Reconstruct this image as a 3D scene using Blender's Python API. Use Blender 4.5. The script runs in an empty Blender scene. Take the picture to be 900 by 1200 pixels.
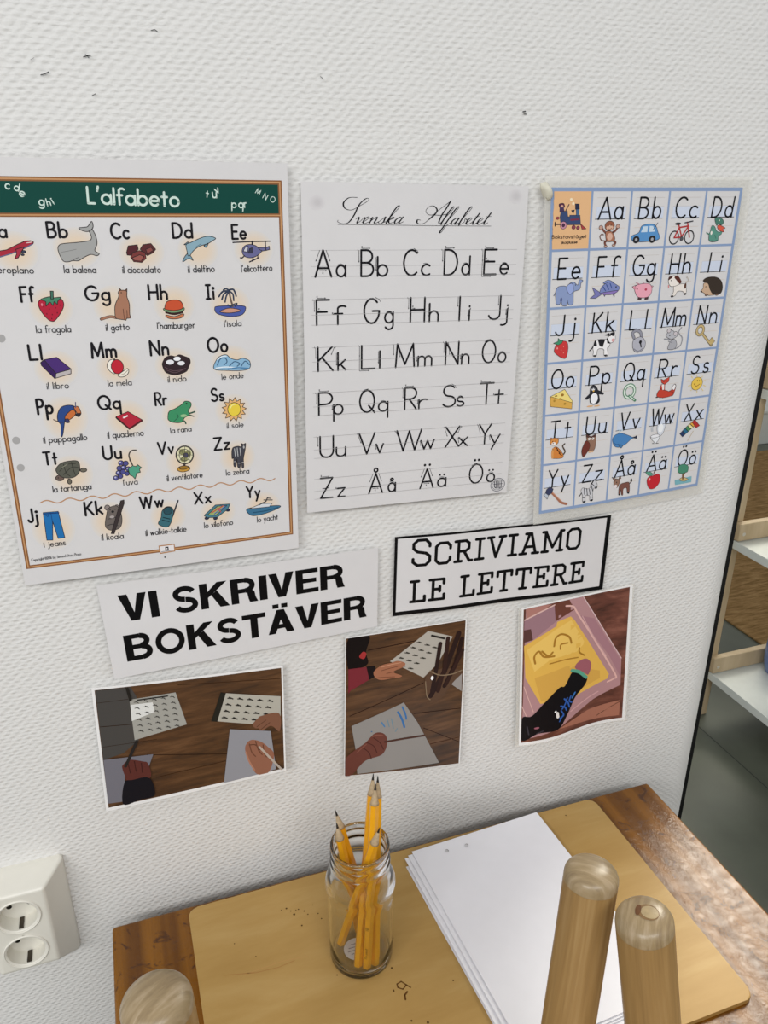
import bpy, bmesh, math, random
from mathutils import Vector, Matrix
random.seed(7)
S = bpy.context.scene
COL = S.collection
# ------------------------------------------------------------------ camera
CAMP = Vector((-0.16583, -0.68844, 0.00023))
YAW, PITCH, ROLL, FPX = 0.33312, 0.39697, 0.00124, 925.63
fwd = Vector((math.sin(YAW)*math.cos(PITCH), math.cos(YAW)*math.cos(PITCH), -math.sin(PITCH)))
rgt = Vector((math.cos(YAW), -math.sin(YAW), 0)); up = rgt.cross(fwd)
r2 = math.cos(ROLL)*rgt + math.sin(ROLL)*up; u2 = -math.sin(ROLL)*rgt + math.cos(ROLL)*up
cam = bpy.data.cameras.new('camera'); camo = bpy.data.objects.new('camera', cam); COL.objects.link(camo)
M = Matrix((r2, u2, -fwd)).transposed().to_4x4(); M.translation = CAMP; camo.matrix_world = M
cam.sensor_fit = 'VERTICAL'; cam.sensor_height = 24.0; cam.lens = FPX/1200*24.0
cam.clip_start = 0.01; cam.clip_end = 50
S.camera = camo
# ------------------------------------------------------------------ world, lamps, exposure
FLOOR = -1.30
w = bpy.data.worlds.new('daylight'); S.world = w; w.use_nodes = True
bg = w.node_tree.nodes['Background']; bg.inputs[0].default_value = (0.95, 0.97, 1.0, 1); bg.inputs[1].default_value = 0.58
def area(name, loc, target, sx, sy, power, col=(1, 0.995, 0.985)):
    l = bpy.data.lights.new(name, 'AREA'); l.shape = 'RECTANGLE'; l.size = sx; l.size_y = sy; l.energy = power; l.color = col
    o = bpy.data.objects.new(name, l); COL.objects.link(o); o.location = loc
    o.rotation_euler = (Vector(target)-Vector(loc)).to_track_quat('-Z', 'Y').to_euler(); return o
area('ceiling_lamp', (-0.1, -2.6, 1.30), (-0.1, -2.2, -1.3), 1.6, 0.7, 40)
area('ceiling_lamp', (-2.3, -2.4, 1.30), (-1.6, -1.7, -1.3), 1.5, 0.6, 56)
spot = area('ceiling_lamp', (2.15, 1.30, 1.35), (0.45, -0.25, -0.72), 1.5, 1.5, 13, (1, 0.95, 0.82)); spot.data.spread = math.radians(50)
S.view_settings.view_transform = 'Standard'; S.view_settings.look = 'None'
S.view_settings.exposure = 0.0; S.view_settings.gamma = 1.0; S.view_settings.use_curve_mapping = False

# ------------------------------------------------------------------ materials
def lin(h):
    c = [int(h[i:i+2], 16)/255 for i in (0, 2, 4)]
    return [(x/12.92 if x <= 0.04045 else ((x+0.055)/1.055)**2.4) for x in c]
INK = 1.02
def ink(h): return [min(1, x*INK) for x in lin(h)] + [1]
def base_mat(name, col=None, rough=0.5, spec=0.5, metal=0.0):
    m = bpy.data.materials.new(name); m.use_nodes = True
    b = m.node_tree.nodes['Principled BSDF']
    if col: b.inputs['Base Color'].default_value = (*(lin(col) if isinstance(col, str) else col), 1)
    b.inputs['Roughness'].default_value = rough; b.inputs['Specular IOR Level'].default_value = spec; b.inputs['Metallic'].default_value = metal
    return m, m.node_tree, b
def N(t, kind, **kw):
    n = t.nodes.new(kind)
    for k, v in kw.items():
        if k in n.inputs: n.inputs[k].default_value = v
        else: setattr(n, k, v)
    return n
def coords(t, scale=(1, 1, 1), rot=(0, 0, 0), which='Object'):
    c = N(t, 'ShaderNodeTexCoord'); m = N(t, 'ShaderNodeMapping'); m.inputs['Scale'].default_value = scale; m.inputs['Rotation'].default_value = rot
    t.links.new(c.outputs[which], m.inputs[0]); return m.outputs[0]
def ramp(t, fac, stops):
    r = N(t, 'ShaderNodeValToRGB'); e = r.color_ramp.elements
    while len(e) < len(stops): e.new(0.5)
    for i, (p, c) in enumerate(stops): e[i].position = p; e[i].color = (*(lin(c) if isinstance(c, str) else c), 1)
    t.links.new(fac, r.inputs[0]); return r.outputs[0]
def bump(t, b, h, strength, dist):
    n = N(t, 'ShaderNodeBump', Strength=strength, Distance=dist); t.links.new(h, n.inputs['Height']); t.links.new(n.outputs[0], b.inputs['Normal'])
def mixc(t, a, b_, fac, blend='MIX'):
    n = N(t, 'ShaderNodeMix', data_type='RGBA', blend_type=blend)
    (t.links.new(fac, n.inputs[0]) if not isinstance(fac, (int, float)) else setattr(n.inputs[0], 'default_value', fac))
    for s, k in ((a, 6), (b_, 7)):
        if isinstance(s, str): n.inputs[k].default_value = (*lin(s), 1)
        else: t.links.new(s, n.inputs[k])
    return n.outputs[2]

def wall_material():
    m, t, b = base_mat('woven_wallpaper_paint', 'e2e1de', 0.55, 0.3)
    # strips of fibreglass weave: staggered flat stitches, pitch 7 x 4.2 mm
    c = N(t, 'ShaderNodeTexCoord'); sep = N(t, 'ShaderNodeSeparateXYZ'); t.links.new(c.outputs['Object'], sep.inputs[0])
    add = N(t, 'ShaderNodeMath', operation='ADD'); t.links.new(sep.outputs[0], add.inputs[0]); t.links.new(sep.outputs[1], add.inputs[1])
    com = N(t, 'ShaderNodeCombineXYZ'); t.links.new(add.outputs[0], com.inputs[0]); t.links.new(sep.outputs[2], com.inputs[1])
    nz = N(t, 'ShaderNodeTexNoise', Scale=75.0, Detail=3.0); t.links.new(com.outputs[0], nz.inputs[0])
    vm = N(t, 'ShaderNodeVectorMath', operation='SCALE'); vm.inputs[3].default_value = 0.0052; t.links.new(nz.outputs['Color'], vm.inputs[0])
    va = N(t, 'ShaderNodeVectorMath', operation='ADD'); t.links.new(com.outputs[0], va.inputs[0]); t.links.new(vm.outputs[0], va.inputs[1])
    s2 = N(t, 'ShaderNodeSeparateXYZ'); t.links.new(va.outputs[0], s2.inputs[0])
    def M_(op, a, b_=None):
        n = N(t, 'ShaderNodeMath', operation=op)
        for i, q in enumerate((a, b_)):
            if q is None: continue
            if isinstance(q, (int, float)): n.inputs[i].default_value = q
            else: t.links.new(q, n.inputs[i])
        return n.outputs[0]
    sx = M_('SINE', M_('MULTIPLY', s2.outputs[0], 2*math.pi/0.0092)); sz = M_('SINE', M_('MULTIPLY', s2.outputs[1], 2*math.pi/0.0080)); s3_ = M_('SINE', M_('MULTIPLY', s2.outputs[1], 4*math.pi/0.0080))
    weave = M_('ADD', M_('MULTIPLY', M_('MULTIPLY', sx, sz), 0.40), M_('MULTIPLY', s3_, 0.16))
    mp = N(t, 'ShaderNodeMapping'); mp.inputs['Scale'].default_value = (0.45, 1, 1); t.links.new(com.outputs[0], mp.inputs[0])
    n2 = N(t, 'ShaderNodeTexNoise', Scale=330.0, Detail=3.0, Roughness=0.6); t.links.new(mp.outputs[0], n2.inputs[0])
    h = M_('ADD', weave, M_('MULTIPLY', n2.outputs[0], 1.35))
    bump(t, b, h, 0.72, 0.00072)
    return m
def wood_material(name, stops, grain=(1, 60, 1), scale=3.0, rough=0.4, spec=0.5, bumpd=0.0004, det=6.0, extra=None, rings=0.0):
    m, t, b = base_mat(name, None, rough, spec)
    v = coords(t, grain)
    n = N(t, 'ShaderNodeTexNoise', Scale=scale, Detail=det, Roughness=0.62, Distortion=0.3); t.links.new(v, n.inputs[0])
    f = n.outputs[0]
    if rings:
        wv = N(t, 'ShaderNodeTexWave', wave_type='BANDS', bands_direction='X', Scale=rings, Distortion=2.2, Detail=2.0); wv.inputs['Detail Scale'].default_value = 1.2
        t.links.new(coords(t, (1, 0.12, 1)), wv.inputs[0])
        f = mixc(t, n.outputs['Color'], wv.outputs['Color'], 0.22)
    col = ramp(t, f, stops)
    if extra: col = extra(t, col, b)
    t.links.new(col, b.inputs['Base Color']); bump(t, b, n.outputs[0], 0.3, bumpd)
    return m
def worn(t, col, b):
    # scuffs and gouges worn through the varnish
    n = N(t, 'ShaderNodeTexNoise', Scale=38.0, Detail=8.0, Roughness=0.75, Distortion=1.6); t.links.new(coords(t, (1, 1, 1)), n.inputs[0])
    k = ramp(t, n.outputs[0], ((0.56, (0, 0, 0)), (0.63, (1, 1, 1))))
    sc = N(t, 'ShaderNodeTexNoise', Scale=55.0, Detail=9.0, Roughness=0.7, Distortion=2.4); t.links.new(coords(t, (1, 1, 1)), sc.inputs[0])
    b2 = N(t, 'ShaderNodeBump', Strength=0.5, Distance=0.0012); t.links.new(sc.outputs[0], b2.inputs['Height']); t.links.new(b2.outputs[0], b.inputs['Coat Normal'])
    c2 = mixc(t, col, '4a280a', k)
    r = ramp(t, n.outputs[0], ((0.35, (0.12, 0.12, 0.12)), (0.62, (0.30, 0.30, 0.30)))); t.links.new(r, b.inputs['Coat Roughness']); b.inputs['Coat Weight'].default_value = 0.8; b.inputs['Coat IOR'].default_value = 1.5
    return c2
MAT = {}
MAT['wall'] = wall_material()
MAT['table'] = wood_material('varnished_pine', ((0.3, '5a3202'), (0.5, '704405'), (0.7, '8a5810')), (42, 1.3, 42), 2.6, 0.5, 0.0, 0.0006, extra=worn, rings=9)
MAT['ply'] = wood_material('birch_plywood', ((0.25, 'a8844a'), (0.5, 'b28f54'), (0.75, 'be9e66')), (2.4, 12, 3), 2.2, 0.42, 0.22, 0.0002)
MAT['dowel'] = wood_material('beech_dowel', ((0.3, '886a40'), (0.5, '98784a'), (0.7, 'a88a5c')), (60, 60, 2.2), 2.5, 0.36, 0.5, 0.0003)
MAT['endgrain'] = wood_material('worn_end_grain', ((0.3, '806c50'), (0.5, '94805f'), (0.68, 'a89478')), (14, 90, 14), 3.0, 0.32, 0.5, 0.0005)
MAT['shelfwood'] = wood_material('pale_pine', ((0.3, 'b09a78'), (0.7, 'c6b292')), (14, 14, 2), 2.0, 0.5, 0.4)
MAT['photowood'] = wood_material('printed_wood_planks', ((0.3, '33241a'), (0.5, '563a24'), (0.75, '745236')), (9, 1, 70), 1.6, 0.35, 0.4, 0.0)
MAT['photoredwood'] = wood_material('printed_red_wood', ((0.3, '442820'), (0.5, '6c4034'), (0.75, '9a6454')), (14, 1, 40), 1.6, 0.35, 0.4, 0.0)
def simple(name, col, rough=0.5, spec=0.5, metal=0.0, nscale=60.0, var=0.06, bd=0.0):
    m, t, b = base_mat(name, None, rough, spec, metal)
    n = N(t, 'ShaderNodeTexNoise', Scale=nscale, Detail=3.0); t.links.new(coords(t), n.inputs[0])
    c = lin(col); lo = [x*(1-var) for x in c]; hi = [min(1, x*(1+var)) for x in c]
    t.links.new(ramp(t, n.outputs[0], ((0.3, lo), (0.7, hi))), b.inputs['Base Color'])
    if bd: bump(t, b, n.outputs[0], 0.4, bd)
    return m
MAT['paper'] = simple('white_paper', 'dad8d8', 0.5, 0.35, var=0.012)
MAT['photopaper'] = simple('glossy_photo_paper', 'f1f0ef', 0.35, 0.4, var=0.01)
MAT['copy'] = simple('copy_paper', 'eeedf1', 0.6, 0.2, var=0.01)
MAT['black'] = simple('black_rubber', '070708', 0.5, 0.3)
MAT['plastic'] = simple('white_socket_plastic', 'e2dfd4', 0.32, 0.5, var=0.03, nscale=25)
MAT['contact'] = simple('dark_metal_contact', '4a443c', 0.35, 0.5, 0.8)
MAT['hole'] = simple('dark_hole', '17140f', 0.7, 0.2)
MAT['putty'] = simple('off_white_putty', 'd6d2c0', 0.6, 0.3, nscale=120, bd=0.0008)
MAT['shelfwhite'] = simple('white_shelf_board', 'd8dcd6', 0.4, 0.4, var=0.02)
MAT['floor'] = simple('grey_linoleum', '5c6054', 0.38, 0.4, var=0.16, nscale=7)
MAT['farwall'] = simple('painted_wall', 'd8d6d0', 0.6, 0.3, var=0.02)
MAT['blue'] = simple('blue_glaze', '6a80b4', 0.3, 0.5, var=0.15, nscale=30)
MAT['screw'] = simple('screw_metal', 'c8c4bc', 0.3, 0.5, 0.9)
def rug_material():
    m, t, b = base_mat('jute_weave', None, 0.9, 0.1)
    n = N(t, 'ShaderNodeTexNoise', Scale=3.0, Detail=6.0, Roughness=0.7); t.links.new(coords(t, (5, 28, 5), (0, 0, 0.15)), n.inputs[0])
    t.links.new(ramp(t, n.outputs[0], ((0.32, '6c5330'), (0.5, '8e7048'), (0.7, 'a98a5e'))), b.inputs['Base Color']); bump(t, b, n.outputs[0], 0.6, 0.004)
    return m
MAT['rug'] = rug_material()
def ink_material(name, rough):
    m, t, b = base_mat(name, None, rough, 0.16)
    a = N(t, 'ShaderNodeAttribute', attribute_name='print'); t.links.new(a.outputs['Color'], b.inputs['Base Color']); return m
MAT['ink'] = ink_material('printed_ink', 0.42)
def glass_material():
    m = bpy.data.materials.new('clear_jar_glass'); m.use_nodes = True; t = m.node_tree
    b = t.nodes['Principled BSDF']; b.inputs['Base Color'].default_value = (0.985, 0.995, 0.985, 1); b.inputs['Roughness'].default_value = 0.0
    b.inputs['IOR'].default_value = 1.45; b.inputs['Transmission Weight'].default_value = 1.0
    return m
MAT['glass'] = glass_material()
def film_material():
    m = bpy.data.materials.new('laminating_film'); m.use_nodes = True; t = m.node_tree
    b = t.nodes['Principled BSDF']; b.inputs['Base Color'].default_value = (0.86, 0.84, 0.78, 1); b.inputs['Roughness'].default_value = 0.18
    b.inputs['Alpha'].default_value = 0.30
    return m
MAT['film'] = film_material()

# ------------------------------------------------------------------ object helpers
def link_mesh(name, verts, faces, mat, parent=None, smooth=False, loc=None):
    me = bpy.data.meshes.new(name); me.from_pydata([tuple(v) for v in verts], [], faces); me.update()
    if mat: me.materials.append(mat)
    o = bpy.data.objects.new(name, me); COL.objects.link(o)
    if parent: o.parent = parent
    if loc is not None: o.location = loc
    if smooth:
        for p in me.polygons: p.use_smooth = True
    return o
def from_bm(name, bm, mat, parent=None, smooth=False, loc=None):
    bmesh.ops.recalc_face_normals(bm, faces=bm.faces)
    me = bpy.data.meshes.new(name); bm.to_mesh(me); bm.free()
    for m in (mat if isinstance(mat, (list, tuple)) else [mat]): me.materials.append(m)
    o = bpy.data.objects.new(name, me); COL.objects.link(o)
    if parent: o.parent = parent
    if loc is not None: o.location = loc
    if smooth:
        for p in me.polygons: p.use_smooth = True
    return o
def tag(o, label, cat, group=None):
    o['label'] = label; o['category'] = cat
    if group: o['group'] = group
    return o
def empty(name, loc, label, cat, group=None, rot=(0, 0, 0)):
    o = bpy.data.objects.new(name, None); COL.objects.link(o); o.location = loc; o.rotation_euler = rot; o.empty_display_size = 0.05
    return tag(o, label, cat, group)
def structure(o): o['kind'] = 'structure'; return o
def box_bm(x0, y0, z0, x1, y1, z1, bev=0.0, seg=2, bm=None):
    bm = bm or bmesh.new()
    r = bmesh.ops.create_cube(bm, size=1.0)['verts']
    for v in r: v.co = Vector((x0+(v.co.x+.5)*(x1-x0), y0+(v.co.y+.5)*(y1-y0), z0+(v.co.z+.5)*(z1-z0)))
    if bev:
        es = list({e for v in r for e in v.link_edges})
        bmesh.ops.bevel(bm, geom=es, offset=bev, segments=seg, profile=0.5, affect='EDGES')
    return bm
def lathe_bm(profile, n=48, cap0=True, cap1=True):
    bm = bmesh.new(); rings = []
    for r, z in profile:
        if r < 1e-6: rings.append([bm.verts.new((0, 0, z))])
        else: rings.append([bm.verts.new((r*math.cos(2*math.pi*i/n), r*math.sin(2*math.pi*i/n), z)) for i in range(n)])
    for a, b in zip(rings, rings[1:]):
        for i in range(n):
            j = (i+1) % n
            if len(a) == 1 and len(b) == 1: continue
            if len(a) == 1: bm.faces.new((a[0], b[i], b[j]))
            elif len(b) == 1: bm.faces.new((a[i], a[j], b[0]))
            else: bm.faces.new((a[i], a[j], b[j], b[i]))
    if cap0 and len(rings[0]) > 1: bm.faces.new(list(reversed(rings[0])))
    if cap1 and len(rings[-1]) > 1: bm.faces.new(rings[-1])
    return bm

# ------------------------------------------------------------------ prints: flat ink shapes that follow a sheet of paper
class Sheet:
    """A sheet hung on the wall: four corners, size in mm, and a gentle curl (metres off the wall) at (u, v)."""
    def __init__(s, c, W, H, curl=None):
        s.c = [Vector(p) for p in c]; s.W = W; s.H = H; s.curl = curl or (lambda u, v: 0.0); s.o = sum(s.c, Vector())/4; s.o.y = 0
    def at(s, x, y, h=0.0):
        u, v = x/s.W, y/s.H
        p = (1-u)*(1-v)*s.c[0] + u*(1-v)*s.c[1] + u*v*s.c[2] + (1-u)*v*s.c[3]
        return Vector((p.x, p.y - s.curl(u, v) - h, p.z)) - s.o
    def sheet(s, parent, name='sheet', mat=None, nx=28, ny=36, th=0.00025, ext=0.0):
        v, f = [], []
        for k in (0, 1):
            for j in range(ny+1):
                for i in range(nx+1): v.append(s.at(s.W*i/nx, s.H*j/ny, -th*k))
        n1 = (nx+1)*(ny+1); q = lambda i, j, k: k*n1 + j*(nx+1) + i
        for j in range(ny):
            for i in range(nx):
                f.append((q(i, j, 0), q(i, j+1, 0), q(i+1, j+1, 0), q(i+1, j, 0))); f.append((q(i, j, 1), q(i+1, j, 1), q(i+1, j+1, 1), q(i, j+1, 1)))
        for i in range(nx):
            f.append((q(i, 0, 0), q(i+1, 0, 0), q(i+1, 0, 1), q(i, 0, 1))); f.append((q(i, ny, 0), q(i, ny, 1), q(i+1, ny, 1), q(i+1, ny, 0)))
        for j in range(ny):
            f.append((q(0, j, 0), q(0, j, 1), q(0, j+1, 1), q(0, j+1, 0))); f.append((q(nx, j, 0), q(nx, j+1, 0), q(nx, j+1, 1), q(nx, j, 1)))
        o = link_mesh(name, v, f, mat or MAT['paper'], parent, smooth=True)
        o.data.set_sharp_from_angle(angle=math.radians(40))
        return o
    def frame(s, parent, name, m, mat):
        # film margin round the sheet, m = (left, top, right, bottom) in mm
        v, f = [], []; n = 20
        def ring(x0, y0, x1, y1, h):
            pts = [(x0+(x1-x0)*i/n, y0) for i in range(n)] + [(x1, y0+(y1-y0)*i/n) for i in range(n)] + [(x1-(x1-x0)*i/n, y1) for i in range(n)] + [(x0, y1-(y1-y0)*i/n) for i in range(n)]
            return [s.at(x, y, h) for x, y in pts]
        rings = [ring(0, 0, s.W, s.H, -0.0001), ring(-m[0], -m[1], s.W+m[2], s.H+m[3], -0.0001), ring(-m[0], -m[1], s.W+m[2], s.H+m[3], -0.0003), ring(0, 0, s.W, s.H, -0.0003)]
        k = 4*n
        for r in rings: v += r
        for a in range(4):
            b = (a+1) % 4
            for i in range(k): f.append((a*k+i, a*k+(i+1) % k, b*k+(i+1) % k, b*k+i))
        return link_mesh(name, v, f, mat, parent)
def clip(P, ax, lim, keep_low):
    out = []
    for i, p in enumerate(P):
        q = P[(i+1) % len(P)]; a, b = ((lim-p[ax], lim-q[ax]) if keep_low else (p[ax]-lim, q[ax]-lim))
        if a >= 0: out.append(p)
        if (a > 0 > b) or (a < 0 < b):
            t = a/(a-b); out.append((p[0]+(q[0]-p[0])*t, p[1]+(q[1]-p[1])*t))
    return out
class Ink:
    CELL = 9.0
    def __init__(s, sh, h0=0.00010, dh=0.000004): s.sh = sh; s.h = h0; s.dh = dh; s.v = []; s.f = []; s.c = []
    def add(s, pts, col):
        i = len(s.v); s.v += [s.sh.at(x, y, s.h) for x, y in pts]; s.f.append(tuple(range(i, i+len(pts)))); s.c.append(ink(col))
    box = None
    def poly(s, pts, col, step=True):
        if s.box:
            for ax, lim, low in ((0, s.box[0], False), (0, s.box[2], True), (1, s.box[1], False), (1, s.box[3], True)):
                pts = clip(pts, ax, lim, low) if len(pts) > 2 else []
            if len(pts) < 3: return
        x0, x1 = min(p[0] for p in pts), max(p[0] for p in pts); y0, y1 = min(p[1] for p in pts), max(p[1] for p in pts); c = s.CELL
        if s.sh.W > 1 and (x1-x0 > c*1.3 or y1-y0 > c*1.3):
            for i in range(int(x0//c), int(x1//c)+1):
                A = clip(clip(pts, 0, i*c, False), 0, (i+1)*c, True)
                if len(A) < 3: continue
                for j in range(int(y0//c), int(y1//c)+1):
                    B = clip(clip(A, 1, j*c, False), 1, (j+1)*c, True)
                    if len(B) >= 3: s.add(B, col)
        else: s.add(pts, col)
        if step: s.h += s.dh
    def grid(s, x0, y0, x1, y1, col, nx=1, ny=1):
        for j in range(ny):
            for i in range(nx):
                a, b = x0+(x1-x0)*i/nx, x0+(x1-x0)*(i+1)/nx; c, d = y0+(y1-y0)*j/ny, y0+(y1-y0)*(j+1)/ny
                s.poly([(a, c), (a, d), (b, d), (b, c)], col, False)
        s.h += s.dh
    def stroke(s, pts, w, col, closed=False, cap=True, widths=None, sharp=40):
        P = [pts[0]]
        for p in pts[1:]:
            if math.hypot(p[0]-P[-1][0], p[1]-P[-1][1]) > 1e-4: P.append(p)
        if closed and math.hypot(P[0][0]-P[-1][0], P[0][1]-P[-1][1]) < 1e-4: P.pop()
        if len(P) < 2: return s.dot(P[0][0], P[0][1], w/2, col)
        n = len(P); segs = n if closed else n-1
        d = []
        for i in range(segs):
            a, b = P[i], P[(i+1) % n]; L = math.hypot(b[0]-a[0], b[1]-a[1]); d.append(((b[0]-a[0])/L, (b[1]-a[1])/L))
        wd = widths or [w]*n
        def side(i, k):     # offset direction at vertex i for segment k
            j = (k-1) if i == k else (k+1)
            if closed: j %= segs
            if not (0 <= j < segs): t = d[k]
            else:
                dt = d[k][0]*d[j][0]+d[k][1]*d[j][1]
                if dt < math.cos(math.radians(sharp)): return (-d[k][1], d[k][0]), True
                t = (d[k][0]+d[j][0], d[k][1]+d[j][1]); L = math.hypot(*t); t = (t[0]/L/max(.5, math.sqrt((1+dt)/2)), t[1]/L/max(.5, math.sqrt((1+dt)/2)))
            return (-t[1], t[0]), False
        for k in range(segs):
            i, j = k, (k+1) % n
            (na, sa), (nb, sb) = side(k, k), (side(k+1, k))
            a, b = P[i], P[j]; wa, wb = wd[i]/2, wd[j]/2
            s.poly([(a[0]+na[0]*wa, a[1]+na[1]*wa), (a[0]-na[0]*wa, a[1]-na[1]*wa), (b[0]-nb[0]*wb, b[1]-nb[1]*wb), (b[0]+nb[0]*wb, b[1]+nb[1]*wb)], col, False)
            if cap and ((sa and k > 0) or (sb and False)): s.dot(a[0], a[1], wa, col, False)
            if cap and sa and closed and k == 0: s.dot(a[0], a[1], wa, col, False)
        if cap and not closed: s.dot(P[0][0], P[0][1], wd[0]/2, col, False); s.dot(P[-1][0], P[-1][1], wd[-1]/2, col, False)
        s.h += s.dh
    def dot(s, x, y, r, col, step=True):
        s.poly([(x+r*math.cos(k*math.pi/5), y+r*math.sin(k*math.pi/5)) for k in range(10)], col, step)
    def ell(s, x, y, rx, ry, col, n=24): s.poly([(x+rx*math.cos(2*math.pi*k/n), y+ry*math.sin(2*math.pi*k/n)) for k in range(n)], col)
    def build(s, name, parent, label=None):
        me = bpy.data.meshes.new(name); me.from_pydata([tuple(v) for v in s.v], [], s.f); me.update(); me.materials.append(MAT['ink'])
        at = me.color_attributes.new('print', 'FLOAT_COLOR', 'CORNER'); buf = []
        for f, c in zip(s.f, s.c): buf += c*len(f)
        at.data.foreach_set('color', buf)
        o = bpy.data.objects.new(name, me); COL.objects.link(o); o.parent = parent
        if label: o['label'] = label
        return o
def spline(p, closed, n=5):
    out = []; m = len(p); rng = range(m) if closed else range(m-1)
    for i in rng:
        g = (lambda k: p[k % m]) if closed else (lambda k: p[max(0, min(m-1, k))])
        a, b, c, d = g(i-1), g(i), g(i+1), g(i+2)
        for q in range(n):
            t = q/n
            out.append(tuple(0.5*((2*b[k])+(-a[k]+c[k])*t+(2*a[k]-5*b[k]+4*c[k]-d[k])*t*t+(-a[k]+3*b[k]-3*c[k]+d[k])*t**3) for k in (0, 1)))
    if not closed: out.append(p[-1])
    return out
def draw(K, text, outw, outc='2c2626'):
    for line in text.split(';'):
        a = line.split(); c = a[0]; col = a[1]; v = [float(x) for x in a[2:]]
        pr = lambda q: [(q[i], q[i+1]) for i in range(0, len(q), 2)]
        if c in 'bB':
            q = spline(pr(v), True); K.poly(q, col)
            if c == 'b' and outw: K.stroke(q, outw, outc, closed=True)
        elif c in 'pP':
            q = pr(v); K.poly(q, col)
            if c == 'p' and outw: K.stroke(q, outw, outc, closed=True)
        elif c in 'eE':
            q = [(v[0]+v[2]*math.cos(k*math.pi/10), v[1]+v[3]*math.sin(k*math.pi/10)) for k in range(20)]; K.poly(q, col)
            if c == 'e' and outw: K.stroke(q, outw, outc, closed=True)
        elif c == 'r':
            n = int(v[4]); q = [(v[0]+v[2+k % 2]*math.cos(math.pi*k/n), v[1]+v[2+k % 2]*math.sin(math.pi*k/n)) for k in range(2*n)]; K.poly(q, col)
            if outw: K.stroke(q, outw, outc, closed=True)
        elif c == 'o': K.stroke([(v[1]+v[3]*math.cos(k*math.pi/14), v[2]+v[4]*math.sin(k*math.pi/14)) for k in range(28)], v[0], col, closed=True)
        elif c in 'sS': K.stroke(spline(pr(v[1:]), False), v[0], col)
        elif c == 'l': K.stroke(pr(v[1:]), v[0], col)
        elif c == 'c':
            q = spline(pr(v[1:]), False, 7); ws = []
            for i in range(len(q)):
                p0, p1 = q[max(0, i-1)], q[min(len(q)-1, i+1)]; L = math.hypot(p1[0]-p0[0], p1[1]-p0[1]) or 1
                ws.append(v[0]*(0.34+0.9*max(0, (p1[1]-p0[1])/L)**1.5))
            K.stroke(q, v[0], col, widths=ws)

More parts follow.
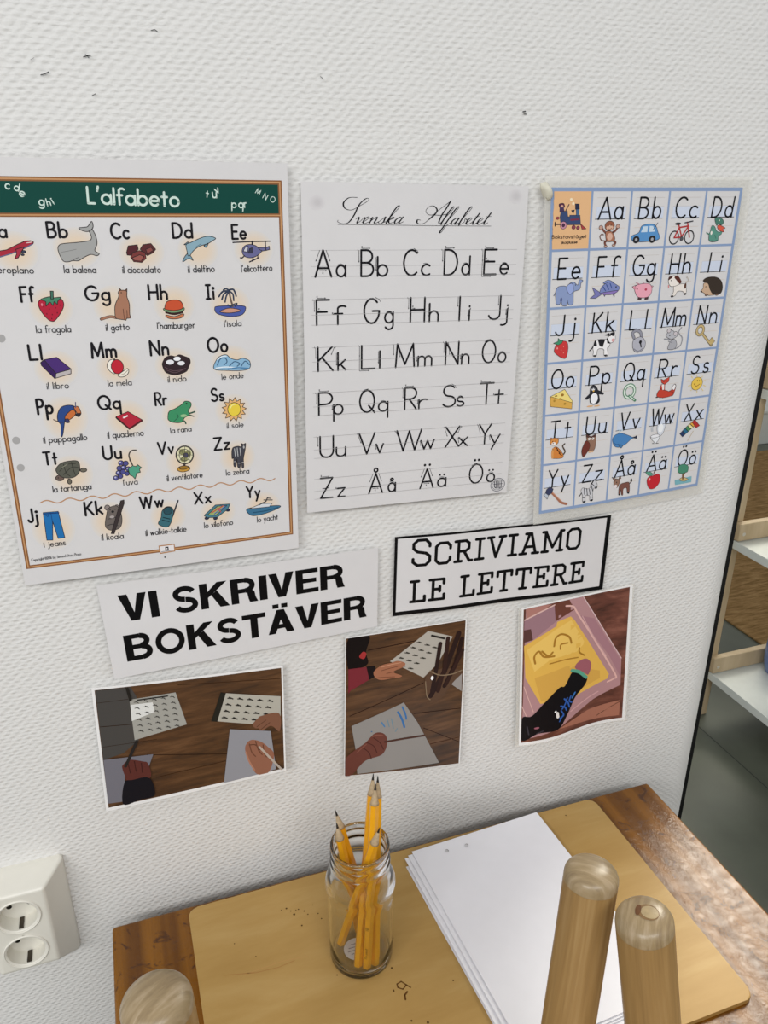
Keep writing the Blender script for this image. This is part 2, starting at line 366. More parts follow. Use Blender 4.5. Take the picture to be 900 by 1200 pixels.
# ------------------------------------------------------------------ lettering: skeleton letters drawn with a pen (cap height 1, y up)
GL = {
'A': (.7, 'M0 0L.35 1L.7 0;M.12 .33L.58 .33'), 'B': (.55, 'M0 0L0 1L.25 1A.25 .76 .25 .24 90 -90L0 .52;M.25 .52A.25 .26 .3 .26 90 -90L0 0'),
'C': (.76, 'A.45 .5 .45 .5 50 310'), 'D': (.65, 'M0 0L0 1L.2 1A.2 .5 .45 .5 90 -90L0 0'), 'E': (.5, 'M.5 1L0 1L0 0L.5 0;M0 .52L.42 .52'),
'F': (.5, 'M.5 1L0 1L0 0;M0 .52L.4 .52'), 'G': (.9, 'A.45 .5 .45 .5 45 360L.5 .5'), 'H': (.6, 'M0 0L0 1;M.6 0L.6 1;M0 .5L.6 .5'), 'I': (0, 'M0 0L0 1'),
'|': (.3, 'M.15 0L.15 1;M0 1L.3 1;M0 0L.3 0'), 'J': (.4, 'M.4 1L.4 .25A.2 .22 .2 .22 0 -165'), 'K': (.55, 'M0 0L0 1;M.52 1L0 .42;M.15 .57L.55 0'), 'L': (.42, 'M0 1L0 0L.42 0'),
'M': (.8, 'M0 0L.06 1L.4 .12L.74 1L.8 0'), 'N': (.65, 'M0 0L0 1L.65 0L.65 1'), 'O': (.9, 'A.45 .5 .45 .5 90 450'), 'P': (.52, 'M0 0L0 1L.25 1A.25 .74 .27 .26 90 -90L0 .48'),
'Q': (.92, 'A.45 .5 .45 .5 90 450;M.55 .3L.92 -.03'), 'R': (.52, 'M0 0L0 1L.25 1A.25 .74 .27 .26 90 -90L0 .48;M.2 .48L.52 0'), 'S': (.5, 'A.27 .75 .23 .25 35 270A.26 .25 .26 .25 90 -150'),
'T': (.6, 'M0 1L.6 1;M.3 1L.3 0'), 'U': (.6, 'M0 1L0 .3A.3 .3 .3 .3 180 360L.6 1'), 'V': (.65, 'M0 1L.32 0L.65 1'), 'W': (.95, 'M0 1L.25 0L.475 .95L.7 0L.95 1'),
'X': (.6, 'M0 1L.6 0;M.6 1L0 0'), 'Y': (.6, 'M0 1L.3 .5L.6 1;M.3 .5L.3 0'), 'Z': (.55, 'M0 1L.55 1L0 0L.55 0'),
'a': (.5, 'A.25 .25 .25 .25 0 360;M.5 .5L.5 0'), 'b': (.5, 'M0 1L0 0;A.25 .25 .25 .25 0 360'), 'c': (.42, 'A.25 .25 .25 .25 50 310'), 'd': (.5, 'A.25 .25 .25 .25 0 360;M.5 1L.5 0'),
'e': (.5, 'M.02 .26L.49 .26A.25 .25 .25 .25 0 315'), 'f': (.32, 'A.28 .83 .16 .17 45 180L.12 0;M0 .5L.28 .5'), 'g': (.5, 'A.25 .25 .25 .25 0 360;M.5 .5L.5 -.15A.26 -.15 .24 .22 0 -155'),
'h': (.4, 'M0 1L0 0;M0 .28A.2 .28 .2 .22 180 0L.4 0'), 'i': (0, 'M0 .5L0 0;D0 .75'), 'j': (.15, 'M.15 .5L.15 -.15A0 -.15 .15 .2 0 -110;D.15 .75'), 'k': (.38, 'M0 1L0 0;M.35 .5L0 .2;M.12 .3L.38 0'),
'l': (0, 'M0 1L0 0'), 'm': (.66, 'M0 .5L0 0;M0 .32A.165 .32 .165 .18 180 0L.33 0;M.33 .32A.495 .32 .165 .18 180 0L.66 0'), 'n': (.4, 'M0 .5L0 0;M0 .28A.2 .28 .2 .22 180 0L.4 0'),
'o': (.5, 'A.25 .25 .25 .25 0 360'), 'p': (.5, 'M0 .5L0 -.4;A.25 .25 .25 .25 0 360'), 'q': (.5, 'A.25 .25 .25 .25 0 360;M.5 .5L.5 -.4'), 'r': (.28, 'M0 .5L0 0;M0 .25A.2 .25 .2 .25 180 65'),
's': (.34, 'A.17 .375 .15 .125 40 270A.17 .125 .17 .125 90 -150'), 't': (.3, 'M.14 .85L.14 0;M0 .5L.3 .5'), 'u': (.4, 'M0 .5L0 .2A.2 .2 .2 .2 180 360L.4 .5;M.4 .5L.4 0'), 'v': (.4, 'M0 .5L.2 0L.4 .5'),
'w': (.6, 'M0 .5L.15 0L.3 .48L.45 0L.6 .5'), 'x': (.38, 'M0 .5L.38 0;M.38 .5L0 0'), 'y': (.42, 'M0 .5L.21 0;M.42 .5L.08 -.38'), 'z': (.36, 'M0 .5L.36 .5L0 0L.36 0'),
"'": (.06, 'M.06 1.05L0 .8'), '-': (.25, 'M0 .28L.25 .28'), '.': (0, 'D0 .02'), ' ': (.25, ''), '0': (.45, 'A.22 .5 .22 .5 0 360'), '1': (.15, 'M0 .8L.15 1L.15 0'), '2': (.45, 'A.22 .75 .22 .25 160 -30L0 0L.45 0'),
'6': (.45, 'A.22 .27 .22 .27 0 360;M.02 .35L.3 1'), '(': (.3, 'A.45 .5 .45 .5 0 360;A.45 .5 .2 .2 50 310'),
}
def ring_(x, y): return 'A%g %g .09 .09 0 360' % (x, y)
for c, b, x, y in (('\u00c5', 'A', .35, 1.17), ('\u00e5', 'a', .25, .74)): GL[c] = (GL[b][0], GL[b][1]+';'+ring_(x, y))
for c, b, x, y in (('\u00c4', 'A', .35, 1.2), ('\u00d6', 'O', .45, 1.22), ('\u00e4', 'a', .25, .75), ('\u00f6', 'o', .25, .75)): GL[c] = (GL[b][0], GL[b][1]+';D%g %g;D%g %g' % (x-.13, y, x+.13, y))
import re
def glyph(c):
    adv, s = GL[c]; out = []
    for part in s.split(';'):
        cur = []; dots = None
        for op, args in re.findall(r'([MLAD])([^MLAD]*)', part):
            v = [float(x) for x in args.split()]
            if op in 'ML': cur.append((v[0], v[1]))
            elif op == 'A':
                n = max(4, int(abs(v[5]-v[4])/18))
                cur += [(v[0]+v[2]*math.cos(math.radians(v[4]+(v[5]-v[4])*k/n)), v[1]+v[3]*math.sin(math.radians(v[4]+(v[5]-v[4])*k/n))) for k in range(n+1)]
            elif op == 'D': dots = (v[0], v[1])
        if dots: out.append([dots])
        elif cur: out.append(cur)
    return adv, out
def text(K, s, x, y, h, col, wt=.12, width=None, rot=0.0, xh=.5, sx=1.0, gap=.2, slant=0.0, dotr=None, center=False):
    """Letters on a baseline at (x, y) mm, cap height h mm, pen wt*h; squeezed or stretched to the given width."""
    items, pen = [], 0.0
    for c in s:
        adv, st = glyph(c); low = c.islower() and c not in '\u00e5'; k = xh/.5 if c.islower() else 1.0
        f = (lambda yy: yy if yy < 0 else (yy*k if yy <= .5 else (xh+(yy-.5)*2*(1-xh)*1.0))) if c.islower() else (lambda yy: yy)
        items.append((pen, [[(px*k*sx, f(py)) for px, py in q] for q in st])); pen += adv*k*sx + gap*(sx if sx < 1 else 1)
    total = pen - gap*(sx if sx < 1 else 1)
    q = 1.0
    if width is not None and total > 0: q = (width/h)/total
    off = -total*q/2 if center else 0
    ca, sa = math.cos(rot), math.sin(rot)
    for p0, st in items:
        for poly in st:
            P = []
            for px, py in poly:
                X = ((p0+px)*q+off+py*slant)*h; Y = -py*h; P.append((x+X*ca-Y*sa, y+X*sa+Y*ca))
            if len(P) == 1: K.dot(P[0][0], P[0][1], (dotr or wt*.65)*h, col, False)
            else: K.stroke(P, wt*h, col)
    K.h -= K.dh*0

# ------------------------------------------------------------------ setting: walls, floor
X0, RC = 0.4950, 0.055
prof = [(-2.2, 0.0), (X0, 0.0)] + [(X0+RC*math.sin(math.radians(a)), RC*(1-math.cos(math.radians(a)))) for a in range(4, 49, 4)]
prof += [(prof[-1][0], 0.12), (-2.2, 0.12)]
v = [(x, y, z) for z in (FLOOR, 1.4) for x, y in prof]; n = len(prof)
f = [(i, (i+1) % n, (i+1) % n+n, i+n) for i in range(n)] + [tuple(range(n-1, -1, -1)), tuple(range(n, 2*n))]
wall = structure(link_mesh('wall_back', v, f, MAT['wall']))
for p in wall.data.polygons: p.use_smooth = True
wall.data.set_sharp_from_angle(angle=math.radians(25))
xt = prof[-3][0]
structure(from_bm('trim_1', box_bm(xt-.004, prof[-3][1]-.001, FLOOR, xt+.0065, .060, 1.4, .0012), MAT['black']))
structure(from_bm('floor', box_bm(-2.6, -2.6, FLOOR-.05, 5.0, 4.4, FLOOR), MAT['floor']))
seam = link_mesh('trim_2', [(1.1475, -2.5, FLOOR+.0004), (1.1505, -2.5, FLOOR+.0004), (1.1505, .64, FLOOR+.0004), (1.1475, .64, FLOOR+.0004)], [(0, 1, 2, 3)], simple('dark_floor_seam', '3c3f3a', 0.6)); structure(seam)
structure(from_bm('wall_far', box_bm(-2.2, 4.3, FLOOR, 5.0, 4.4, 1.4), MAT['farwall']))
structure(from_bm('wall_right', box_bm(4.9, -2.6, FLOOR, 5.0, 4.3, 1.4), MAT['farwall']))
# scuffs in the wall paint
class Flat:
    W = H = 1.0
    def at(s, x, y, h=0.0): return Vector((x, -h, y))
K = Ink(Flat(), .0012); K.stroke([(-0.1577, 0.0824), (-0.1552, 0.0833), (-0.1529, 0.0837)], 0.00072, '4a4a4a'); K.build('scuff_mark', wall)
K = Ink(Flat(), .0012); K.stroke([(-0.1552, 0.0833), (-0.1542, 0.0820)], 0.00048, '4a4a4a'); K.build('scuff_mark', wall)
K = Ink(Flat(), .0012); K.stroke([(-0.1547, 0.0831), (-0.1563, 0.0843)], 0.00040, '8a8a8a'); K.build('scuff_mark', wall)
K = Ink(Flat(), .0012); K.stroke([(-0.1883, 0.0699), (-0.1853, 0.0708), (-0.1828, 0.0720)], 0.00064, '4a4a4a'); K.build('scuff_mark', wall)
K = Ink(Flat(), .0012); K.stroke([(-0.1085, 0.1014), (-0.1060, 0.1021), (-0.1043, 0.1011)], 0.00056, '4a4a4a'); K.build('scuff_mark', wall)
K = Ink(Flat(), .0012); K.stroke([(0.1995, 0.0559), (0.2019, 0.0563)], 0.00096, '4a4a4a'); K.build('scuff_mark', wall)
K = Ink(Flat(), .0012); K.stroke([(0.2004, 0.0543), (0.2030, 0.0540)], 0.00064, '4a4a4a'); K.build('scuff_mark', wall)
K = Ink(Flat(), .0012); K.stroke([(0.0183, 0.0763), (0.0203, 0.0751)], 0.00048, '4a4a4a'); K.build('scuff_mark', wall)
K = Ink(Flat(), .0012); K.stroke([(-0.1551, 0.0578), (-0.1526, 0.0590)], 0.00048, '4a4a4a'); K.build('scuff_mark', wall)
K = Ink(Flat(), .0012); K.stroke([(-0.1936, 0.0793), (-0.1911, 0.0805)], 0.00032, '8a8a8a'); K.build('scuff_mark', wall)

# ------------------------------------------------------------------ table with its board
ZT = -0.72404; TX0, TX1, TY0, TY1 = -0.2405, 0.4265, -0.75, -0.030
tb = empty('work_table', ((TX0+TX1)/2, (TY0+TY1)/2, FLOOR), 'worn honey-brown wooden table pushed up to the white wall', 'table')
tx, ty = (TX1-TX0)/2, (TY1-TY0)/2; zz = ZT-FLOOR
from_bm('tabletop', box_bm(-tx, -ty, zz-.026, tx, ty, zz, .0035, 3), MAT['table'], tb)
for sx in (-1, 1):
    for sy in (-1, 1): from_bm('leg', box_bm(sx*(tx-.045)-.024, sy*(ty-.045)-.024, 0, sx*(tx-.045)+.024, sy*(ty-.045)+.024, zz-.026, .004), MAT['table'], tb)
for sy in (-1, 1): from_bm('apron', box_bm(-tx+.07, sy*(ty-.045)-.01, zz-.1, tx-.07, sy*(ty-.045)+.01, zz-.026, .002), MAT['table'], tb)
for sx in (-1, 1): from_bm('apron', box_bm(sx*(tx-.045)-.01, -ty+.07, zz-.1, sx*(tx-.045)+.01, ty-.07, zz-.026, .002), MAT['table'], tb)
def rounded_slab(x0, y0, x1, y1, z0, z1, r, n=7, bev=.0012):
    pts = []
    for cx, cy, a0 in ((x1-r, y1-r, 0), (x0+r, y1-r, 90), (x0+r, y0+r, 180), (x1-r, y0+r, 270)):
        pts += [(cx+r*math.cos(math.radians(a0+90*k/n)), cy+r*math.sin(math.radians(a0+90*k/n))) for k in range(n+1)]
    bm = bmesh.new(); lo = [bm.verts.new((x, y, z0)) for x, y in pts]; hi = [bm.verts.new((x, y, z1)) for x, y in pts]; m = len(pts)
    for i in range(m): bm.faces.new((lo[i], lo[(i+1) % m], hi[(i+1) % m], hi[i]))
    top = bm.faces.new(hi); bm.faces.new(lo[::-1])
    bmesh.ops.bevel(bm, geom=list(top.edges), offset=bev, segments=2, affect='EDGES', profile=0.5)
    return bm
BT = 0.005; ZB = ZT+BT
bx, by = (-.162+.3405)/2, (-.0375-.318)/2
board = from_bm('drawing_board', rounded_slab(-.162-bx, -.3165-by, .3395-bx, -.0375-by, 0, BT, .010), MAT['ply'], loc=(bx, by, ZT))
board.rotation_euler = (0, 0, .004)
tag(board, 'pale plywood board with rounded corners lying on the brown table', 'board')
class FlatUp:
    W = H = 1.0
    def __init__(s, o): s.o = o
    def at(s, x, y, h=0.0): return Vector((x-s.o[0], y-s.o[1], h))
K = Ink(FlatUp((bx, by)), BT+.0001); K.stroke([(0.0199, -0.1915), (0.0247, -0.1904), (0.0282, -0.1953), (0.0235, -0.1984), (0.0195, -0.1951), (0.0199, -0.1915)], 0.00128, '6a4420'); K.build('stain', board)
K = Ink(FlatUp((bx, by)), BT+.0001); K.stroke([(0.0282, -0.1953), (0.0312, -0.1991)], 0.00128, '6a4420'); K.build('stain', board)
K = Ink(FlatUp((bx, by)), BT+.0001); K.stroke([(0.0147, -0.1962), (0.0146, -0.1976)], 0.00128, '6a4420'); K.build('stain', board)
K = Ink(FlatUp((bx, by)), BT+.0001); K.stroke([(0.0265, -0.2022), (0.0230, -0.2046), (0.0222, -0.2089)], 0.00176, '6a4420'); K.build('stain', board)
K = Ink(FlatUp((bx, by)), BT+.0001); K.ell(-0.0622, -0.0714, 0.00104, 0.00104, '5c4020'); K.build('stain', board)
K = Ink(FlatUp((bx, by)), BT+.0001); K.ell(-0.0586, -0.0760, 0.00080, 0.00080, '5c4020'); K.build('stain', board)
K = Ink(FlatUp((bx, by)), BT+.0001); K.ell(-0.0561, -0.0814, 0.00128, 0.00128, '5c4020'); K.build('stain', board)
K = Ink(FlatUp((bx, by)), BT+.0001); K.ell(-0.0503, -0.0766, 0.00080, 0.00080, '5c4020'); K.build('stain', board)
K = Ink(FlatUp((bx, by)), BT+.0001); K.ell(-0.0448, -0.0808, 0.00096, 0.00096, '5c4020'); K.build('stain', board)
K = Ink(FlatUp((bx, by)), BT+.0001); K.ell(-0.0423, -0.0861, 0.00080, 0.00080, '5c4020'); K.build('stain', board)
K = Ink(FlatUp((bx, by)), BT+.0001); K.ell(-0.0318, -0.0886, 0.00080, 0.00080, '5c4020'); K.build('stain', board)
K = Ink(FlatUp((bx, by)), BT+.0001); K.ell(-0.0300, -0.0960, 0.00080, 0.00080, '5c4020'); K.build('stain', board)
K = Ink(FlatUp((bx, by)), BT+.0001); K.ell(-0.0678, -0.0717, 0.00064, 0.00064, '5c4020'); K.build('stain', board)
K = Ink(FlatUp((bx, by)), BT+.0001); K.ell(-0.0531, -0.0768, 0.00064, 0.00064, '5c4020'); K.build('stain', board)
K = Ink(FlatUp((bx, by)), BT+.0001); K.ell(-0.0343, -0.0764, 0.00056, 0.00056, '5c4020'); K.build('stain', board)
K = Ink(FlatUp((bx, by)), BT+.0001); K.ell(0.0330, -0.1425, 0.00112, 0.00112, '5c4020'); K.build('stain', board)
K = Ink(FlatUp((bx, by)), BT+.0001); K.ell(0.0209, -0.1738, 0.00104, 0.00104, '5c4020'); K.build('stain', board)
K = Ink(FlatUp((bx, by)), BT+.0001); K.ell(0.0347, -0.1324, 0.00064, 0.00064, '5c4020'); K.build('stain', board)
K = Ink(FlatUp((bx, by)), BT+.0001); K.ell(-0.0323, -0.1632, 0.00080, 0.00080, '5c4020'); K.build('stain', board)
K = Ink(FlatUp((bx, by)), BT+.0001); K.ell(0.0730, -0.2061, 0.00080, 0.00080, '5c4020'); K.build('stain', board)
K = Ink(FlatUp((bx, by)), BT+.0001); K.ell(0.2922, -0.0523, 0.00096, 0.00096, '5c4020'); K.build('stain', board)
K = Ink(FlatUp((bx, by)), BT+.0001); K.ell(0.0202, -0.2301, 0.00096, 0.00096, '5c4020'); K.build('stain', board)
K = Ink(FlatUp((bx, by)), BT+.0001); K.ell(0.0339, -0.2365, 0.00128, 0.00128, '5c4020'); K.build('stain', board)
K = Ink(FlatUp((bx, by)), BT+.0001); K.ell(-0.0516, -0.0973, 0.00096, 0.00096, '5c4020'); K.build('stain', board)
K = Ink(FlatUp((bx, by)), BT+.0001); K.ell(-0.1038, -0.1170, 0.00064, 0.00064, '5c4020'); K.build('stain', board)
K = Ink(FlatUp((bx, by)), BT+.0001); K.ell(-0.1218, -0.0955, 0.00064, 0.00064, '5c4020'); K.build('stain', board)
K = Ink(FlatUp((bx, by)), BT+.0001); K.stroke([(-0.1152, -0.1327), (-0.0807, -0.1309), (-0.0551, -0.1337)], .0006, 'b98e58'); K.build('stain', board)
K = Ink(FlatUp((bx, by)), BT+.0001); K.stroke([(-0.1377, -0.1268), (-0.1071, -0.1345), (-0.0852, -0.1362), (-0.0683, -0.1342)], .0009, 'a87c48'); K.build('stain', board)

# stack of loose white sheets
SHC = [Vector(p) for p in [(0.0899, -0.0482, 0.0), (0.2572, -0.0396, 0.0), (0.2699, -0.2875, 0.0), (0.1026, -0.2961, 0.0)]]
def loose_sheet(i, label, dx, dy, rot, holes=False):
    c = sum(SHC, Vector())/4; z = ZB+.0004+.0011*i
    o = empty_loc = Vector((c.x+dx, c.y+dy, z)); n = 14; v, fc = [], []
    for k in (0, 1):
        for a in range(n+1):
            for b in range(n+1):
                u, w_ = a/n, b/n
                p = (1-u)*(1-w_)*SHC[0]+u*(1-w_)*SHC[1]+u*w_*SHC[2]+(1-u)*w_*SHC[3]-c
                p = Matrix.Rotation(rot, 3, 'Z') @ p
                lift = (.0005+.0022*(1-u)**3*(.4+.6*w_))*(i/5) + (.0012*i/5*w_*w_)
                v.append((p.x, p.y, lift-.0002*k))
    n1 = (n+1)**2; q = lambda a, b, k: k*n1+a*(n+1)+b
    for a in range(n):
        for b in range(n):
            fc.append((q(a, b, 0), q(a, b+1, 0), q(a+1, b+1, 0), q(a+1, b, 0))); fc.append((q(a, b, 1), q(a+1, b, 1), q(a+1, b+1, 1), q(a, b+1, 1)))
        fc += [(q(a, 0, 0), q(a+1, 0, 0), q(a+1, 0, 1), q(a, 0, 1)), (q(a, n, 0), q(a, n, 1), q(a+1, n, 1), q(a+1, n, 0)), (q(0, a, 0), q(0, a, 1), q(0, a+1, 1), q(0, a+1, 0)), (q(n, a, 0), q(n, a+1, 0), q(n, a+1, 1), q(n, a, 1))]
    s = link_mesh('paper_sheet', v, fc, MAT['copy'], loc=o)
    bm = bmesh.new(); bm.from_mesh(s.data); bmesh.ops.recalc_face_normals(bm, faces=bm.faces); bm.to_mesh(s.data); bm.free()
    tag(s, label, 'paper', 'loose white sheets stacked on the plywood board')
    if holes:
        K = Ink(FlatUp((c.x+dx, c.y+dy)), .0016); K.ell(0.1288, -0.0605, .0021, .0021, '8e8a88'); K.ell(0.1282, -0.0608, .0019, .0019, 'c8c6c8'); K.build('punch_hole', s)
        K = Ink(FlatUp((c.x+dx, c.y+dy)), .0016); K.ell(0.1537, -0.0603, .0021, .0021, '8e8a88'); K.ell(0.1531, -0.0606, .0019, .0019, 'c8c6c8'); K.build('punch_hole', s)
    return s
loose_sheet(0, 'bottom sheet of the white paper stack, peeking out at the left nearest the table front', -.0105, -.0125, .012)
loose_sheet(1, 'white sheet second from the bottom of the paper stack', -.0082, -.0075, .006)
loose_sheet(2, 'white sheet in the middle of the paper stack on the board', -.0098, -.0045, .002)
loose_sheet(3, 'white sheet just under the topmost one of the paper stack', -.0050, -.0025, .004)
loose_sheet(4, 'topmost white sheet of the stack, with two punched holes near its edge', 0, 0, 0, True)

# ------------------------------------------------------------------ glass jar and pencils
JX, JY = -0.0027, -0.1488
jar = empty('glass_jar', (JX, JY, ZB), 'clear screw-neck glass jar standing on the plywood board', 'jar')
outp = [(0, .0022), (.020, .0018), (.0265, .0004), (.0290, .0010), (.0308, .0035), (.0315, .008), (.0318, .03), (.0318, .085), (.0322, .092), (.0335, .0965), (.0338, .100), (.0334, .1035), (.0318, .108), (.0300, .1125), (.0284, .1165), (.0277, .1195), (.0274, .122),
        (.0276, .1240), (.0286, .1255), (.0289, .1268), (.0286, .1282), (.0275, .1296), (.0272, .1325), (.0274, .1345), (.0284, .1360), (.0285, .1372), (.0275, .1388), (.0272, .1405), (.0276, .1425), (.0281, .1440), (.0280, .1455), (.0270, .1463)]
inp = [(.0256, .1460), (.0247, .1448), (.0244, .142), (.0244, .122), (.0254, .117), (.0276, .111), (.0292, .106), (.0300, .100), (.0296, .092), (.0294, .085), (.0294, .03), (.0291, .011), (.0278, .0072), (.024, .0058), (.012, .0060), (0, .0066)]
from_bm('jar_glass', lathe_bm(outp+inp, 72), MAT['glass'], jar, smooth=True)
class FlatLab:
    W = H = 1.0
    def __init__(s, r=0): s.r = r
    def at(s, x, y, h=0.0): return Vector((x/1000, y/1000, h))
LX, LY = -0.0069-JX, -0.1469-JY
lab = from_bm('label_sticker', lathe_bm([(0, .0000), (.0128, .0000), (.0130, .0002), (.0128, .0004), (0, .0004)], 32), MAT['paper'], jar); lab.location = (LX, LY, .0073); lab['label'] = 'round white printed sticker inside the jar base'
K = Ink(FlatLab(), .00055)
for i, t_ in enumerate((9, 15, 18, 13)):
    for k in range(t_//3): K.stroke([(-t_/2+3*k, 6-3.6*i), (-t_/2+3*k+2, 6-3.6*i)], .9, '8a868c')
K.build('sticker_print', lab)
def pencil(a, b, label, imprint=False, spin=0.0):
    a, b = Vector(a), Vector(b); L = (b-a).length; z = (b-a).normalized(); rot = z.to_track_quat('Z', 'Y') @ Matrix.Rotation(spin, 3, 'Z').to_quaternion()
    e = empty('pencil', a, label, 'pencil', 'yellow pencils in the glass jar'); e.rotation_mode = 'QUATERNION'; e.rotation_quaternion = rot
    R = .0044; tip = .021
    bm = bmesh.new(); ring = lambda r, h: [bm.verts.new((r*math.cos(k*math.pi/3), r*math.sin(k*math.pi/3), h)) for k in range(6)]
    r0, r1 = ring(R, 0), ring(R, L-tip)
    for k in range(6): bm.faces.new((r0[k], r0[(k+1) % 6], r1[(k+1) % 6], r1[k]))
    bm.faces.new(r0[::-1]); bm.faces.new(r1)
    body = from_bm('barrel', bm, MAT['yellow'], e)
    from_bm('sharpened_wood', lathe_bm([(R*.99, L-tip+.0001), (R*.86, L-tip+.002), (.0012, L-.006)], 18, True, True), MAT['pwood'], e, True)
    from_bm('graphite_tip', lathe_bm([(.00125, L-.0065), (.0004, L), (0, L+.0002)], 14, True, True), MAT['lead'], e, True)
    from_bm('core_end', lathe_bm([(.0014, -.0002), (.0014, .001)], 14), MAT['lead'], e)
    if imprint:
        imprint = max(range(6), key=lambda k: (rot @ Vector((math.cos(math.pi/6+k*math.pi/3), math.sin(math.pi/6+k*math.pi/3), 0))).dot(CAMP-a))   # the flat turned to the room
        class Side:
            W = H = 1.0
            def at(s, x, y, h=0.0):       # on the flat facing the viewer: x runs along the barrel
                ang = math.pi/6 + imprint*math.pi/3; nrm = Vector((math.cos(ang), math.sin(ang), 0)); tg = Vector((-math.sin(ang), math.cos(ang), 0))
                return nrm*(R*math.cos(math.pi/6)+h)+tg*(y/1000)+Vector((0, 0, x/1000))
        K = Ink(Side(), .00006)
        text(K, 'HB', 48, .9, 2.6, '7a4a10', .16); text(K, 'Pro pencil', 14, .9, 2.3, '7a4a10', .14)
        K.build('imprint', body)
    return e
MAT['yellow'] = simple('yellow_lacquer', 'e8a412', 0.3, 0.5, var=0.05); MAT['pwood'] = simple('pencil_cedar', 'b09a7a', 0.6, 0.3, var=0.15, nscale=400); MAT['lead'] = simple('graphite', '1c1a1a', 0.4, 0.5)
pencil((-0.0115, -0.1659, -0.7106), (0.0171, -0.1302, -0.5120), 'tallest yellow pencil in the jar, at the centre', 0, 0.00)
pencil((-0.0040, -0.1702, -0.7106), (0.0115, -0.1533, -0.5030), 'yellow pencil with lettering, in front of the tallest one in the jar', 4, 0.10)
pencil((0.0050, -0.1699, -0.7106), (0.0234, -0.1246, -0.5210), 'yellow pencil just right of the tallest one in the jar', 0, 0.50)
pencil((-0.0212, -0.1388, -0.7065), (0.0111, -0.1664, -0.5420), 'short yellow pencil leaning on the right side of the jar neck', 0, 0.30)
pencil((0.0138, -0.1348, -0.7065), (-0.0194, -0.1258, -0.5490), 'yellow pencil leaning left in the jar, the upper of the two', 0, 0.20)
pencil((0.0003, -0.1298, -0.7065), (-0.0230, -0.1427, -0.5480), 'lower of the two yellow pencils leaning left in the jar', 0, 0.60)

# ------------------------------------------------------------------ upturned stools whose legs stand up in front of the board
def stool(name, cx, cy, label, legs, seat_r, knot=False):
    e = empty('stool', (cx, cy, ZT+.0052), label, 'stool', 'upturned wooden stools on the table')
    from_bm('seat', lathe_bm([(0, 0), (seat_r-.004, 0), (seat_r, .004), (seat_r, .018), (seat_r-.004, .022), (0, .022)], 56), MAT['dowel'], e)
    for leg_i, ((tx_, ty_, tz_), (lx, ly), r) in enumerate(legs):
        top = Vector((tx_-cx, ty_-cy, tz_-ZT-.0052)); bot = Vector((top.x+lx, top.y+ly, .020)); d = top-bot; L = d.length
        q = d.to_track_quat('Z', 'Y')
        dome = [(r*math.cos(math.radians(a))**.75 if a < 90 else 0, L-r*.55+r*.55*math.sin(math.radians(a))) for a in (0, 12, 24, 36, 48, 60, 72, 82, 90)]
        g = from_bm('leg', lathe_bm([(r*1.04, 0), (r*1.03, L*.3), (r*1.0, L*.8), (r, L-r*.75)], 40, True, False), MAT['dowel'], e, True)
        g.location = bot; g.rotation_mode = 'QUATERNION'; g.rotation_quaternion = q
        c = from_bm('leg_end', lathe_bm([(r, L-r*.76)]+dome, 40, False, False), MAT['endgrain'], g, True)
        if knot and leg_i == 0:
            def onto(x, y, h=.0003):
                a_ = math.acos(min(1, (math.hypot(x, y)/r)**(1/.75))); return Vector((x, y, L-r*.55+r*.55*math.sin(a_)+h))
            for cx_, cy_, rx_, ry_, cl, dz in ((.001, .0030, .0060, .0068, '7a5c38', .0002), (.001, .0040, .0048, .0054, 'a08c68', .0003), (.0012, -.0030, .0042, .0018, '5e3a1a', .0004)):
                q_ = [onto(cx_, cy_, dz+.0001)]+[onto(cx_+rx_*k_*math.cos(t_*math.pi/10), cy_+ry_*k_*math.sin(t_*math.pi/10), dz) for k_ in (.5, 1) for t_ in range(20)]
                fc_ = [(0, 1+i_, 1+(i_+1) % 20) for i_ in range(20)]+[(1+i_, 21+i_, 21+(i_+1) % 20, 1+(i_+1) % 20) for i_ in range(20)]
                kn = link_mesh('knot', q_, fc_, simple('knot_'+cl, cl, .4, .4, var=.12, nscale=300), g, True); kn.rotation_euler = (0, 0, 0)
    return e
stool('stool', -0.0531, -0.4731, 'upturned wooden stool at the left, two round-ended legs wide apart', [((-0.1874, -0.3655, -0.4090), (0.0120, -0.0200), 0.0198), ((0.0983, -0.3571, -0.4240), (-0.0290, -0.0300), 0.0183), ((-0.1954, -0.5906, -0.4240), (0.0200, 0.0300), 0.0185), ((0.0943, -0.5891, -0.4240), (-0.0250, 0.0300), 0.0185)], .165)
stool('stool', 0.2739, -0.5100, 'upturned wooden stool at the right, its nearest leg with a brown knot on its end', [((0.1080, -0.3990, -0.4240), (0.0360, -0.0360), 0.0182), ((0.3689, -0.3455, -0.4240), (-0.0200, -0.0346), 0.0182), ((0.4384, -0.6050, -0.4240), (-0.0346, 0.0200), 0.0182), ((0.1789, -0.6746, -0.4240), (0.0200, 0.0346), 0.0182)], .160, True)

